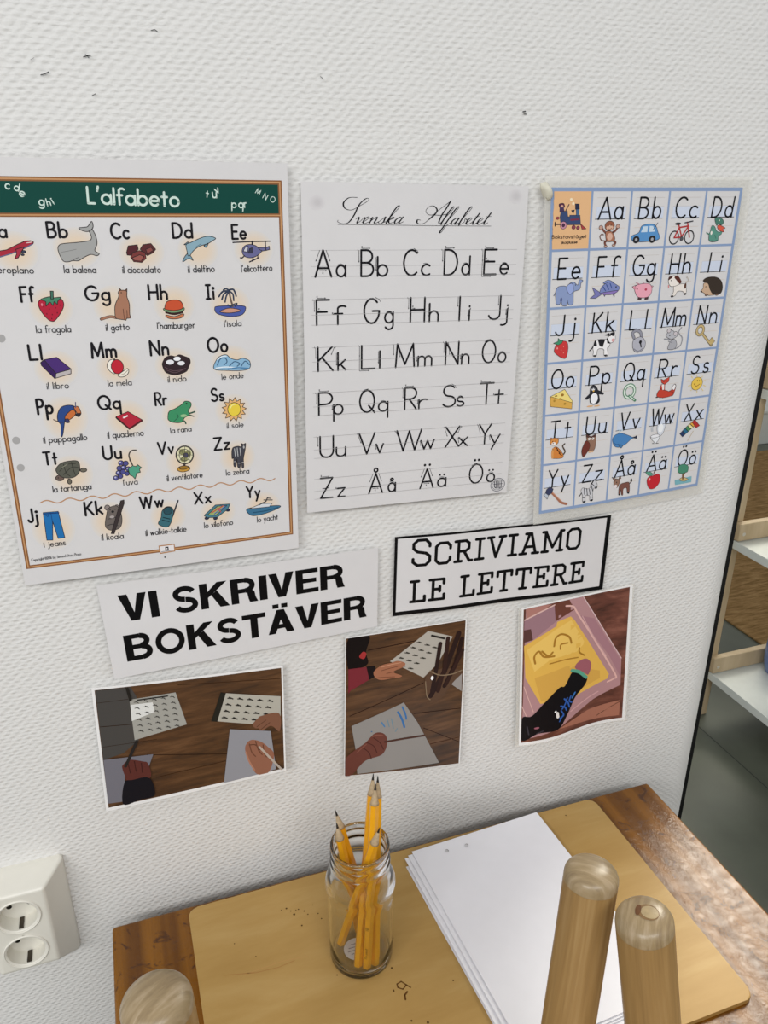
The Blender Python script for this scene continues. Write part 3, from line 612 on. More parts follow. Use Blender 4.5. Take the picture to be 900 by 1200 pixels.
# ------------------------------------------------------------------ wall socket
sx0, sx1, sz0, sz1 = -.3665, -.2777, -.7695, -.6385
so = empty('wall_socket', ((sx0+sx1)/2, 0, (sz0+sz1)/2), 'white double power socket on the wall left of the table', 'socket')
scx, scz = (sx0+sx1)/2, (sz0+sz1)/2; hw, hh = (sx1-sx0)/2, (sz1-sz0)/2; D = .035
fw, fz1, fz0 = hw-.0175, hh-.0055, -hh+.0255
fw, fzt, fzb = hw-.0172, (-.6440-scz), (-.7445-scz)
bm = bmesh.new()
b0 = [bm.verts.new(p) for p in ((-hw, .001, -hh), (hw, .001, -hh), (hw, .001, hh), (-hw, .001, hh))]
b1 = [bm.verts.new(p) for p in ((-hw, -.006, -hh), (hw, -.006, -hh), (hw, -.006, hh), (-hw, -.006, hh))]
b2 = [bm.verts.new(p) for p in ((-fw, -D, fzb), (fw, -D, fzb), (fw, -D, fzt), (-fw, -D, fzt))]
for p, q in ((b0, b1), (b1, b2)):
    for i in range(4): bm.faces.new((p[i], p[(i+1) % 4], q[(i+1) % 4], q[i]))
bm.faces.new(b2); bm.faces.new(b0[::-1])
bmesh.ops.bevel(bm, geom=list({e for vv in b2+b1 for e in vv.link_edges}), offset=.0028, segments=3, affect='EDGES', profile=0.5)
housing = from_bm('housing', bm, MAT['plastic'], so, True)
cut = []
for zc in (-.673-scz, -.7205-scz):
    # cutters for the two wells; applied as a boolean below
    bm = bmesh.new(); bmesh.ops.create_cone(bm, cap_ends=True, segments=48, radius1=.0207, radius2=.0207, depth=.06, matrix=Matrix.Translation((-.3228-scx, -.040, zc)) @ Matrix.Rotation(math.pi/2, 4, 'X'))
    me = bpy.data.meshes.new('cutter'); bm.to_mesh(me); bm.free(); co = bpy.data.objects.new('cutter', me); COL.objects.link(co); co.parent = so; cut.append(co)
    md = housing.modifiers.new('well', 'BOOLEAN'); md.object = co; md.operation = 'DIFFERENCE'; md.solver = 'EXACT'
bpy.context.view_layer.update()
dg = bpy.context.evaluated_depsgraph_get(); nm = bpy.data.meshes.new_from_object(housing.evaluated_get(dg)); housing.modifiers.clear(); housing.data = nm
for c in cut: bpy.data.objects.remove(c)
for pz in housing.data.polygons: pz.use_smooth = pz.area < 2e-5
for zc in (-.673-scz, -.7205-scz):
    ins = from_bm('socket_well', lathe_bm([(.0206, .0255), (.0206, .0248), (.0190, .0248), (.0180, .0240), (.0178, .0085), (0, .0085), (0, .0075), (.0206, .0075)], 56, False, False), MAT['plastic'], so)
    ins.location = (-.3228-scx, -.0105, zc); ins.rotation_euler = (math.pi/2, 0, 0)
    for pz in ins.data.polygons: pz.use_smooth = False
    rim = from_bm('rim', lathe_bm([(.0196, .0246), (.0199, .0256), (.0205, .0259), (.0212, .0256), (.0215, .0246)], 56, False, False), MAT['plastic'], ins, True)
    for s in (-1, 1):
        from_bm('earth_clip', box_bm(-.0022, s*.0176-.0012, .009, .0022, s*.0176+.0012, .0225, .0004), MAT['contact'], ins)
        h = from_bm('contact_hole', lathe_bm([(.0027, .0085), (.0027, .0087)], 20), MAT['hole'], ins); h.location = (s*.0095, 0, 0)

# ------------------------------------------------------------------ things beyond the wall end
e = empty('shelf_unit', (1.37, .2, FLOOR), 'pale wooden shelf unit with white shelves beyond the wall end', 'shelf')
ox, oy = 1.37, .2; xs = (1.161, 1.575); ys = (-.30, .66)
for X in (xs[0]-ox, xs[1]-ox-.044):
    for Y in (ys[0]-oy-.044, ys[1]-oy): from_bm('post', box_bm(X, Y, .0, X+.044, Y+.044, 1.35, .003), MAT['shelfwood'], e)
for zt_ in (-1.161, -.790, -.422, -.06):
    z = zt_-FLOOR
    from_bm('shelf', box_bm(xs[0]-ox+.022, ys[0]-oy+.001, z-.021, xs[1]-ox-.022, ys[1]-oy-.001, z, .001), MAT['shelfwhite'], e)
    for Y in (ys[1]-oy-.018, ys[0]-oy):
        rl = from_bm('rail', box_bm(xs[0]-ox+.020, Y, z+.003, xs[1]-ox-.02, Y+.018, z+.047, .002), MAT['shelfwood'], e)
        scw = from_bm('screw', lathe_bm([(0, .0008), (.004, .0006), (.0045, 0)], 16, True, True), MAT['screw'], rl); scw.location = (xs[0]-ox+.035, Y, z+.02); scw.rotation_euler = (math.pi/2, 0, 0)
rug = from_bm('rug', box_bm(-.9, -1.65, 0, .9, 1.65, .008, .003), MAT['rug'], loc=(2.49, .72, FLOOR))
tag(rug, 'brown streaky jute rug on the grey floor behind the shelf', 'rug')
pot = from_bm('blue_pot', lathe_bm([(0, 0), (.032, 0), (.038, .004), (.044, .03), (.046, .06), (.044, .10), (.045, .108), (.042, .108), (.041, .10), (.042, .06), (.038, .01), (0, .008)], 40), MAT['blue'], smooth=True, loc=(1.352, .592, -1.161))
tag(pot, 'blue rounded pot on the lowest white shelf', 'pot')
cr = empty('storage_box', (3.16, 2.60, FLOOR), 'white lidded box on the floor far behind the shelf', 'box')
from_bm('box_body', box_bm(-.13, -.13, 0, .13, .13, .17, .006), MAT['shelfwhite'], cr); from_bm('lid', box_bm(-.136, -.136, .17, .136, .136, .19, .005), MAT['shelfwhite'], cr)

# ------------------------------------------------------------------ posters, signs and photos
Q = {
'left': dict(c=[(-0.25601, -0.006, 0.01635), (-0.01258, -0.006, 0.01317), (-0.01793, -0.009, -0.32688), (-0.26136, -0.013, -0.3237)], W=243.47, H=340.13),
'sv': dict(c=[(-0.00153, -0.004, -0.0002), (0.20857, -0.004, -0.00411), (0.20258, -0.009, -0.29629), (-0.00861, -0.011, -0.29068)], W=210.71, H=291.47),
'right': dict(c=[(0.22917, -0.009, -0.00553), (0.44626, -0.005, -0.00587), (0.45067, -0.005, -0.32124), (0.24232, -0.012, -0.32545)], W=212.81, H=317.81),
'vi': dict(c=[(-0.20463, -0.006, -0.33704), (0.06451, -0.005, -0.34134), (0.06254, -0.007, -0.43128), (-0.20118, -0.013, -0.43269)], W=266.48, H=92.98),
'sc': dict(c=[(0.08193, -0.006, -0.33146), (0.33649, -0.008, -0.34146), (0.33686, -0.008, -0.43468), (0.07889, -0.009, -0.42124)], W=256.55, H=91.55),
'p1': dict(c=[(-0.22325, -0.006, -0.44405), (-0.03953, -0.007, -0.45779), (-0.04366, -0.011, -0.58697), (-0.2285, -0.01, -0.58943)], W=184.55, H=137.41),
'p2': dict(c=[(0.02787, -0.006, -0.43884), (0.16673, -0.006, -0.44276), (0.16496, -0.009, -0.63826), (0.02163, -0.011, -0.61502)], W=142.07, H=185.94),
'p3': dict(c=[(0.23388, -0.006, -0.44193), (0.37685, -0.008, -0.43456), (0.39412, -0.009, -0.63211), (0.24226, -0.01, -0.63202)], W=147.52, H=194.31)}
LB = (4.8, 14.4, 236.8, 323.4, 39.3)
LHEAD = [("L'alfabeto", 88.72, 30.79, 11.19, 0.03, 66.93, 0.15), ('c', 32.60, 21.23, 6.72, 0.10, None, 0.17), ('d', 38.23, 22.04, 6.16, 0.30, None, 0.17), ('e', 41.15, 25.80, 6.78, 0.35, None, 0.17), ('g', 53.99, 32.19, 6.87, 0.10, None, 0.17), ('h', 59.84, 32.75, 5.70, -0.15, None, 0.17), ('i', 64.47, 31.53, 6.00, -0.45, None, 0.17), ('t', 176.95, 25.84, 5.96, 0.15, None, 0.17), ('u', 182.27, 26.11, 7.54, 0.00, None, 0.17), ('v', 185.48, 23.25, 6.90, -0.40, None, 0.17), ('p', 197.02, 33.31, 6.70, 0.05, None, 0.17), ('q', 202.50, 33.28, 7.04, 0.10, None, 0.17), ('r', 207.31, 33.26, 6.73, -0.10, None, 0.17), ('M', 216.50, 22.31, 4.77, 0.55, None, 0.14), ('N', 222.21, 26.10, 5.13, 0.55, None, 0.14), ('O', 228.05, 28.31, 4.83, 0.40, None, 0.14)]
LPAIR = [('Aa', 14.51, 54.82, 10.23, 13.88), ('Bb', 57.17, 55.09, 10.73, 13.59), ('Cc', 102.85, 56.19, 10.96, 12.77), ('Dd', 149.33, 55.99, 10.87, 14.77), ('Ee', 196.08, 57.15, 10.66, 11.11), ('Ff', 31.85, 101.81, 10.86, 8.83), ('Gg', 78.54, 102.29, 10.77, 17.69), ('Hh', 126.55, 102.77, 11.01, 13.88), ('|i', 172.03, 103.80, 10.90, 5.78), ('Ll', 31.57, 146.41, 11.41, 8.50), ('Mm', 77.98, 147.25, 11.65, 18.23), ('Nn', 123.63, 147.63, 11.54, 13.91), ('Oo', 170.35, 147.61, 11.78, 16.04), ('Pp', 31.39, 190.26, 11.96, 11.04), ('Qq', 77.94, 189.97, 11.12, 17.04), ('Rr', 123.48, 189.79, 10.62, 8.99), ('Ss', 170.31, 189.78, 10.83, 10.55), ('Tt', 30.31, 233.34, 10.67, 9.70), ('Uu', 77.04, 233.22, 11.26, 14.02), ('Vv', 121.99, 232.95, 10.33, 12.49), ('Zz', 169.90, 233.86, 10.95, 13.12), ('Jj', 11.22, 282.44, 11.51, 6.81), ('Kk', 56.71, 281.69, 11.73, 13.60), ('Ww', 102.28, 281.07, 10.76, 19.24), ('Xx', 149.12, 282.39, 10.59, 14.00), ('Yy', 196.19, 282.29, 10.64, 11.87)]
LCAP = [("l'aeroplano", 12.26, 79.99, 4.96, 31.07, 0.03), ('la balena', 65.28, 80.91, 5.09, 23.06, 0.02), ('il cioccolato', 108.40, 81.90, 5.19, 28.77, 0.01), ('il delfino', 158.93, 82.57, 5.31, 20.91, -0.01), ("l'elicottero", 202.18, 83.08, 5.28, 25.58, -0.02), ('la fragola', 39.19, 125.48, 5.28, 25.04, 0.02), ('il gatto', 90.92, 126.06, 5.07, 17.76, 0.00), ("l'hamburger", 130.79, 126.40, 5.16, 29.91, 0.01), ("l'isola", 185.39, 126.94, 4.94, 14.03, -0.01), ('il libro', 40.89, 170.29, 5.07, 16.05, 0.02), ('la mela', 87.53, 170.98, 4.96, 18.20, 0.01), ('il nido', 135.43, 170.90, 5.06, 14.81, -0.01), ('le onde', 180.41, 171.60, 5.02, 18.43, -0.02), ('il pappagallo', 32.25, 214.82, 5.29, 33.41, 0.00), ('il quaderno', 82.27, 214.98, 5.41, 28.76, -0.00), ('la rana', 133.73, 215.06, 4.92, 17.39, -0.02), ('il sole', 182.13, 215.04, 4.87, 14.36, -0.02), ('la tartaruga', 33.70, 257.91, 5.46, 30.19, 0.01), ("l'uva", 90.47, 257.86, 5.21, 11.36, 0.01), ('il ventilatore', 127.10, 258.02, 5.37, 30.40, -0.01), ('la zebra', 178.70, 258.47, 5.09, 20.48, 0.01), ('i jeans', 20.03, 306.65, 5.15, 17.16, 0.00), ('il koala', 67.03, 306.51, 5.65, 17.89, 0.03), ('il walkie-talkie', 104.23, 307.20, 5.50, 35.14, 0.01), ('lo xilofono', 155.88, 306.74, 5.45, 25.73, 0.00), ('lo yacht', 204.66, 307.72, 5.40, 19.50, -0.02), ('Copyright ( 2016 by Second Story Press', 8.23, 318.18, 2.30, 40.14, -0.01)]
LHALO = [('airplane_picture', (32.7, 65.3, 16.5, 14.8)), ('whale_picture', (76.5, 62.7, 17.3, 15.1)), ('chocolate_picture', (124.2, 66.4, 17.5, 14.2)), ('dolphin_picture', (168.0, 65.6, 16.2, 14.4)), ('helicopter_picture', (213.0, 65.4, 16.2, 14.7)), ('strawberry_picture', (52.3, 106.7, 16.1, 15.7)), ('cat_picture', (98.6, 106.9, 15.5, 16.0)), ('hamburger_picture', (145.7, 107.8, 16.3, 15.7)), ('island_picture', (190.8, 109.2, 17.0, 15.3)), ('book_picture', (49.7, 154.6, 16.5, 15.1)), ('apple_picture', (96.5, 156.0, 16.6, 15.4)), ('nest_picture', (142.2, 157.2, 16.7, 15.1)), ('waves_picture', (189.3, 157.0, 17.5, 14.6)), ('parrot_picture', (51.5, 195.5, 17.6, 18.7)), ('notebook_picture', (99.4, 199.4, 17.1, 16.2)), ('frog_picture', (143.0, 199.2, 15.7, 15.0)), ('sun_picture', (188.3, 198.9, 15.7, 14.5)), ('tortoise_picture', (49.9, 244.1, 17.4, 17.4)), ('grapes_picture', (95.8, 240.6, 16.8, 17.6)), ('fan_picture', (143.1, 241.5, 16.1, 16.5)), ('zebra_picture', (189.6, 242.2, 16.1, 16.0)), ('jeans_picture', (29.6, 291.3, 17.5, 18.8)), ('koala_picture', (76.4, 289.5, 17.0, 18.4)), ('handset_picture', (125.0, 291.0, 15.6, 15.5)), ('xylophone_picture', (168.8, 293.2, 16.2, 14.2)), ('yacht_picture', (210.6, 291.7, 16.1, 13.6))]
LPIC = {
'airplane_picture': 'p a82c3c 18.8 66.9 22.3 64.5 27 63.8 34.6 60.2 40.5 57.7 44.5 57.4 46.4 58.5 45.8 59.7 38.1 63.5 29.8 66.7 21.6 69 18.4 69.4;S 5a6488 0.8 18.4 69.3 21.6 68.8 29.8 66.5 38.1 63.5 45.4 59.9;S e8d4d4 0.56 41.5 59 45.3 58.5;p a83444 33.4 63.4 39.5 61.9 37.6 64.5 34.1 69.6 31.6 70.4 33.4 66.7;e 3a3f55 38.5 65.3 1.58 0.91;e 3a3f55 37.5 67.4 1.11 0.66',
'whale_picture': 'b a4a4a2 62.9 63.8 64.1 60.9 67.5 59.7 77.4 58.9 85.8 57.8 88 55.7 87.3 52 85.8 49.5 88.6 48.5 91.2 54.1 91.6 59.9 89.4 64.9 92.3 67.3 90.3 68.8 86.3 67.8 81 69.8 76.6 72.3 72.5 72.2 69.1 73 65.8 72.5 63.9 68.8;b a4a4a2 79.8 48.5 83.7 48 86.4 47.4 89.5 43.8 90.2 47.5 88.4 49.9 85.4 51.1 81.8 50.3;s 5a5a58 0.42 72.5 72.1 74.7 70.7 76.9 69.9;s 777775 0.33 65.1 65.9 70.1 65.1 76 63.9',
'chocolate_picture': 'p 55262c 112.6 66.9 114.4 61.8 121.3 61 121.8 64.4 117 69 113 68.6;p 5c2c2e 123.1 64.4 125.6 61 131.7 60.2 135 64.5 132.8 67.1 128.3 69.3 125.9 67.2;p 8a4c48 127.4 64.5 131.5 63 133.2 65.2 128.4 68.1;p 7a3a38 115.4 70.1 117.3 66.9 122.6 65.3 126.7 67 127 71.3 123.4 74.3 117.4 73.6;p 9a5850 116.4 70.7 122.3 68.5 125.6 69.6 123.1 73.4 118 72.7',
'dolphin_picture': 'b 7c9cac 155.2 74.3 157 70.5 159.8 67.9 161.8 70 163.4 73.4 160.1 71.8;p 7090a0 157.2 61.3 160.5 59.1 160.9 61.6;b 8cacba 159.2 66.4 158.8 61.4 162.8 59.6 167.4 57.6 173.6 55.4 178.9 55.2 182.5 56.7 180 58.5 175.9 60.7 169.2 62.7 164.2 66 161.3 69.5 159.7 69.5;b 6c8c9c 172.9 62.2 176.4 60.5 174.4 63.5;S 4a6068 0.39 166 63.4 170.3 61',
'helicopter_picture': 'l 2a2830 0.98 196.3 60 212 59.4 226.8 59.3;l 2a2830 1.38 212.2 59.3 212.1 61.5;p 6a6a94 217.3 64.2 224 64.1 226.1 63.1 226.4 65.8 223.9 66.4 218.2 67.2;b 6a6a96 203.4 67 205.2 63.2 209.8 61.6 215.1 62.8 218.2 65.9 219.8 66.9 215.5 70.6 210.3 72.1 205.3 70.8;p c8c8d2 204.3 67 206 63.9 208.7 63.1 207.9 67.6;p 3a3a50 209.7 64.9 211.9 64.2 211.7 68.4 208.5 68.3;l 33303a 0.9 223 59.4 223.1 66;s 33303a 0.99 201.7 71.9 203.2 72 205.1 70.4;l 33303a 1 209.1 75.3 217 72.1;l 33303a 0.8 211.4 74.8 212.4 71.7;l 33303a 0.8 215.9 72.7 216.3 70.6',
'strawberry_picture': 'b b4243c 43.3 103.9 45.5 100.7 52.7 100 59.9 100.2 61.8 104.5 59.5 110 54.1 116.5 51.3 117.3 48.4 115.3 44.7 109.5;E 74182a 47 105.9 0.44 0.56;E 74182a 50.8 107.9 0.45 0.57;E 74182a 55.4 107.1 0.45 0.57;E 74182a 59.2 105.3 0.45 0.57;E 74182a 48.5 111.5 0.45 0.57;E 74182a 52.4 112.2 0.45 0.57;E 74182a 56.2 110.9 0.45 0.57;E 74182a 51.6 115.2 0.45 0.57;E e08090 45.9 104.4 0.71 1.12;b 4a8468 45.6 100.4 52 98.6 53.7 99.5 60.4 99.3 57.8 102 57 104.5 55.1 102.4 53.8 105.3 51.9 102.7 48.8 105.5 48.9 102.2;p 44705f 53.3 94.4 55.4 94.5 54.8 100.3 52.9 100.3',
'cat_picture': 's 3a2a24 2.3 99.7 116.3 95 115.3 88.1 117;S a87860 1.63 99.7 116.3 95 115.3 88.3 117;p a87860 103.9 96.3 104.5 93.6 106.2 95.6;p a87860 108.3 95.4 110.1 94 109.8 97.2;b a87860 103.2 96.7 104.7 95.3 108 95.2 109.8 96.4 109.5 100.2 110.7 106 110.2 113.8 110.6 116.7 107.6 117.2 106.8 118.5 105.2 118.1 99.6 116.8 99 113.4 99.8 106.6 102.7 101 103.4 98.9;E 222222 105.5 97 0.47 0.48;E 222222 103.4 97.7 0.37 0.38;s 5a3a30 0.48 105.6 109.7 105.6 113.6 105.8 117.5;s 5a3a30 0.48 108.3 110.8 108.2 114.2 107.8 116.8',
'hamburger_picture': 'b c87850 138.4 115.6 145 117 152.3 115.1 151.4 117.8 145.8 119 139.9 118.2;S 3a2420 1.47 138.6 113.6 145.1 115.2 151.7 113.9;b 7a9a70 137.3 110.3 144.4 112 152.9 110.2 152 113.1 144.2 114.2 137.9 112.6;b c85434 137.9 109.7 140.1 105 146.1 103.8 150.9 105 152.7 109.4 150.4 111.5 144.4 112.2 138.6 111.1',
'island_picture': 'b 4c5ca4 178.1 111.8 181.5 110 201.4 110.4 203.7 113.7 199.9 118 189.8 118.8 180 116.1;b cc9680 182.3 114.6 189.1 112 196.8 112.9 199.2 114.7 190 115.9;S 6a5a50 1.53 193.2 110.6 191.9 105.2 190.8 98.7;S 343e52 1.41 191 97.9 185.5 98.4 182.2 102.3;S 343e52 1.41 191.1 97.7 186.5 100.5 184.5 104.7;S 343e52 1.3 191 98.2 188.4 101.9 187 106.8;S 343e52 1.41 191.1 97.2 194.6 97.1 196.5 102.3;S 343e52 1.3 191.6 98.5 193.9 100.9 194.3 105.8;S 343e52 1.19 191.3 97.7 188.4 96.1 186.2 97.1;S 343e52 1.09 189.3 109.2 191.4 110.8 193.7 109.1 196.8 108.4 195.3 110.7',
'book_picture': 'p 3a2258 38.8 149 41.9 146.7 49 158.2 47.7 162.5 39.1 151.3;p bcb4b4 49 158.2 60.6 155.5 60.2 159.1 48.1 162.1;p 4c3074 41.7 146.9 51.2 145.4 60.7 155.3 49 158.2',
'apple_picture': 'b f2ece0 88.3 154.3 90.7 150 95.1 149.5 96.9 153.8 94 161 89.8 158.5;e c02838 96.2 155.5 4.8 5.88;b ece6d8 96 162.5 100.8 159.1 104.1 157.5 104.6 160.4 101.8 163.5 97.9 164.1;s 3a2a24 0.69 94.1 149.6 94.7 148.7;s 8a7a60 0.4 97.5 162.5 101.1 161.4 104 158.8',
'nest_picture': 'b 34262a 131.9 155.8 133.6 151.8 135.2 149.9 139.3 148.8 143.2 149.7 146.5 148.4 151.2 150.3 154.2 151.9 154.9 155.1 153.1 159.1 151.3 162.4 147.1 164.2 141.9 165.2 137.9 164.3 133.7 161.9;e e8e8ec 138.3 154.1 3.5 2.27;e e8e8ec 147.3 155.5 3.23 2.07;e f0f0f4 144.3 151.6 3.21 2.06;S 6a5058 0.41 133.7 158 140.2 161.5 148.4 161;S 6a5058 0.41 135.2 160.7 142.1 163.2 150.5 160',
'waves_picture': 'b 8cb6d4 174.2 162 176.9 154.2 181.1 151.1 185.6 150.7 188.8 153.7 194.4 155.4 199 154.3 204.8 156.9 204.9 162.9 198.4 164.8 185.9 164.1;S 3c5c7c 0.79 177.2 159 180 153.8 184.3 153.5 185.5 156.7 182.8 159.1;S 3c5c7c 0.8 187.3 160.5 191.8 156.8 196.3 158.7 194.1 160.9;S 3c5c7c 0.8 197.5 161.1 201.2 156.9 204.7 160.4;S e0ecf4 1.02 175.9 161.4 185 161 196.3 162.9;S 4c80ac 1.14 186 162.9 194 162.3 203.1 163.3;S e0ecf4 0.9 177.5 154.3 181.6 151.8 185.5 151.7',
'parrot_picture': 'b 2f4a86 45.8 191.5 49 186.2 54.2 184.6 59.2 185.7 58.1 189.4 53.6 192.8 50.9 196.4 47.7 208.5 46.1 210.2 47.1 200.8 45.3 197.1;b c8703c 52 192.7 57.6 188.6 59.6 192.4 53.9 196.9 51 196;b 3c3c64 50.7 196.4 53.3 196 54 198.9 51.4 198.9;b c47448 58.9 186.5 62.2 186.5 63.8 191.8 61.9 193.9 60.2 190.7;b 30303a 59.4 192.4 63.1 192.1 62.2 194.6 60.2 194.2;s 5a5a78 0.74 60.6 182.7 60.1 186.9;s 4a3a34 0.74 42.2 195.7 45.4 197.7 49.2 198.5',
'notebook_picture': 'p 7a1c2c 90.3 197.6 91.2 199.1 100.1 208.9 111.6 202.3 111.1 201.1 100.2 207.6;p b42a3c 90.6 197.1 100.6 193.4 111.1 201.3 100.2 207.8;P f0eaea 95.9 197.9 99.8 196.3 100.4 197.4 96.5 199',
'frog_picture': 's 2a5040 1.31 148.9 199.2 152.2 198.7 155.2 197.8;s 2a5040 1.05 149.9 200.1 154.1 201.8;s 2a5040 1.18 143.4 204.2 146.1 205.5 147 207.7;b 3f9064 132.5 200.9 133.9 196 139.2 193.8 144.5 190.9 147.8 188.1 152.3 189.3 152.5 192.8 149.9 196.6 150.4 200.2 146.4 202.4 143.3 206.2 136.9 205.8 133 203.6;E 9ac090 145.6 200.6 2.8 1.34;E 222222 148.9 190.2 0.76 0.66;s 2a5040 0.52 137 205 141.1 201.3 140.1 198.5',
'sun_picture': 'r e4b478 189.3 198.6 10.75 7.52 13;e ead048 189.3 198.6 5.71 6.12;S f4ec9c 0.8 185.8 197.5 187.5 194.9 190.3 194.3',
'tortoise_picture': 'e 6c665a 59.7 240.9 2.62 1.76;e 6c665a 47.5 249.8 1.67 2.36;e 6c5a52 40.4 245.9 3.3 2.58;b 6c6658 54 232.4 56.4 233.3 55.3 235.5;b 5c5c52 38.2 238.9 42.8 233.3 50.3 231.8 56 232.6 57.2 237.1 55.8 242.9 50.5 246.6 42.3 245.4;s 34342e 0.55 40.9 240.1 46.8 234.9 54.1 234.5;s 34342e 0.55 43.6 243.3 50.6 237.6 55.8 238.2;s 34342e 0.55 44.8 234.1 45.9 241.8 48.6 245.1;s 34342e 0.55 51.2 233 51.9 240.1 52.9 244.4;S 8a8a78 0.55 43.4 236.9 47.9 234.4;E 222222 39.2 245.6 0.41 0.47',
'grapes_picture': 's 4a4440 1.14 99.4 240.3 97.4 231.8 99.8 227.7 103.6 227.4;s 4a4440 0.91 97.4 231.8 97.8 236.6;e 50508c 90.3 237.6 2.16 2.14;e 50508c 94.1 238.3 2.17 2.14;e 50508c 88.5 242.2 2.16 2.14;e 50508c 92.1 242 2.17 2.15;e 50508c 95.7 243.6 1.96 2.15;e 50508c 87.4 246.3 2.16 2.15;e 50508c 91 245.7 2.17 2.15;e 50508c 94.2 247.6 1.74 1.92;e 50508c 84.8 250.6 1.95 2.16;e 50508c 88.6 249.4 1.95 2.04;E b8b8dc 89.7 236.9 0.86 0.71;E b8b8dc 91.5 241.4 0.87 0.72;E b8b8dc 87 245.7 0.87 0.72;E b8b8dc 84.4 250 0.87 0.72;E b8b8dc 95.1 243 0.76 0.72;p 52a084 95.5 243.5 99.5 240.9 102.2 242 103.6 240.4 106.6 243.5 104.7 244.7 105.2 247.5 102.3 248 100.3 253.1 98.6 250.4 96.4 249.1',
'fan_picture': 's 3a3432 1.89 143.2 243.3 142.3 246.7;e c49440 141.9 248.3 5.49 2.8;e 9a7430 142 247.1 3.92 1.68;e dcd8b4 143.8 235.7 7.14 8.03;E 8c8c60 141.9 232.7 2.85 2.76;E 8c8c60 146.8 234.6 2.6 3.05;E 8c8c60 142.9 239.5 3.12 2.5;o 3c3836 1.21 143.8 235.7 7.27 8.03;o 4c4844 0.54 143.8 235.7 4.68 5.26;e 4a4a6a 144.7 236 1.95 2.08;l 4c4844 0.4 137 235 151 236.4;l 4c4844 0.4 144.5 228 143.2 243.7;l 4c4844 0.4 139.4 229.7 148.5 241.7;l 4c4844 0.4 149.3 230.6 138.5 240.7',
'zebra_picture': 'b 44444c 185.5 234.1 190.2 232.3 193.9 233.2 193.6 230.1 195.7 231.1 197.6 230.4 197.1 234.9 196.1 239.4 195 244.3 194.8 252.5 193.2 252.3 192.8 244.1 191.5 252.3 189.4 251.6 189 244.1 187.8 250.9 185.9 250.1 186.1 242.7 184.7 243.2;s c8c8c8 0.55 187.4 234.3 187.8 241.4;s c8c8c8 0.55 189.8 233.7 190.2 241.7;s c8c8c8 0.55 192.3 234.2 192.7 241.2;l c8c8c8 0.42 186.1 246.3 188 246.4;l c8c8c8 0.42 189.8 248.1 191.7 248.3;l c8c8c8 0.42 193.4 247.7 195.1 247.9;E b8b8b8 195.8 233.7 0.68 1.41',
'jeans_picture': 'p 2470b0 23.3 275.1 35.2 275.4 37.4 299.8 32 300.1 29.7 284 27.6 301 22.9 300.5;S 1a3c74 1 23.4 276.3 35.5 276.7;s 1a3c74 0.45 29.3 277 29.5 283.9;s 1a3c74 0.45 25 277.6 26.5 279.1 27.2 277.3',
'koala_picture': 'e 8c827e 74.8 276.7 2.18 2.45;e 8c827e 82.7 277 1.76 1.97;b 6c645f 71.4 291.7 73.1 284.4 75.9 277.4 82.6 276 85.3 282.3 85.5 290.8 82.6 297 75.8 298.1 72.1 295.6;p 3c3434 86.4 271.7 89.1 271.3 89 274.3 77.8 301.7 75.2 301.3;E 222222 78.8 280.9 1.21 1.11;E 222222 76.8 279 0.44 0.49;E 222222 81 279 0.44 0.49;s 3a3434 0.7 74.8 287.2 79.2 286.7 82.7 285.1;s 3a3434 0.7 73 293.2 77.5 292.5 81.7 294.4;E a8a09c 77.7 285.7 1.98 1.24',
'handset_picture': 'l 3c3c42 1.39 128.8 291.3 134.6 277.4;b 3c6c76 119.9 285.8 123.8 282.1 128.7 283.2 129.5 289.5 124.2 301 115.9 297.6 118.7 291.4;e 2c505a 125 286 3.61 3.61;S 1c3038 0.86 120.5 291.7 126.1 293.9;S 1c3038 0.86 119.5 294.1 125.2 296.3',
'xylophone_picture': 'e 2c3450 158.6 297.4 1.88 1.3;e 2c3450 166.3 298.5 1.72 1.49;e 2c3450 178.1 292 1.73 1.3;p 4c7c8c 156.3 294.4 167.1 285.6 180.3 286.3 178.2 290.9 168 297.8 158.7 297;p 9cb070 159.7 294.1 168.8 287.1 177.3 287.4 166.8 295.8;l c04c50 1.07 163.2 292.7 173.9 287.4;l 4c5cb0 0.89 165.7 294.2 175.9 288;s c04c50 0.89 168.7 288.6 171.5 293',
'yacht_picture': 'b 3f7292 195.3 293.4 208.6 292.8 225.1 293.7 225.7 296.1 212.2 300.1 199.7 300.4;p d4d8dc 198 293.4 208.8 289.8 219.4 290.7 216.6 293.8;l 33343a 1.1 206.9 290.7 213.5 288.1 215.2 284.6;l 33343a 0.91 211.6 286.4 219.6 287.4;l 33343a 0.92 215.2 284.9 218.2 285.7;S 24506c 0.92 201.3 297.6 213.8 297.3 224.7 295.6'}
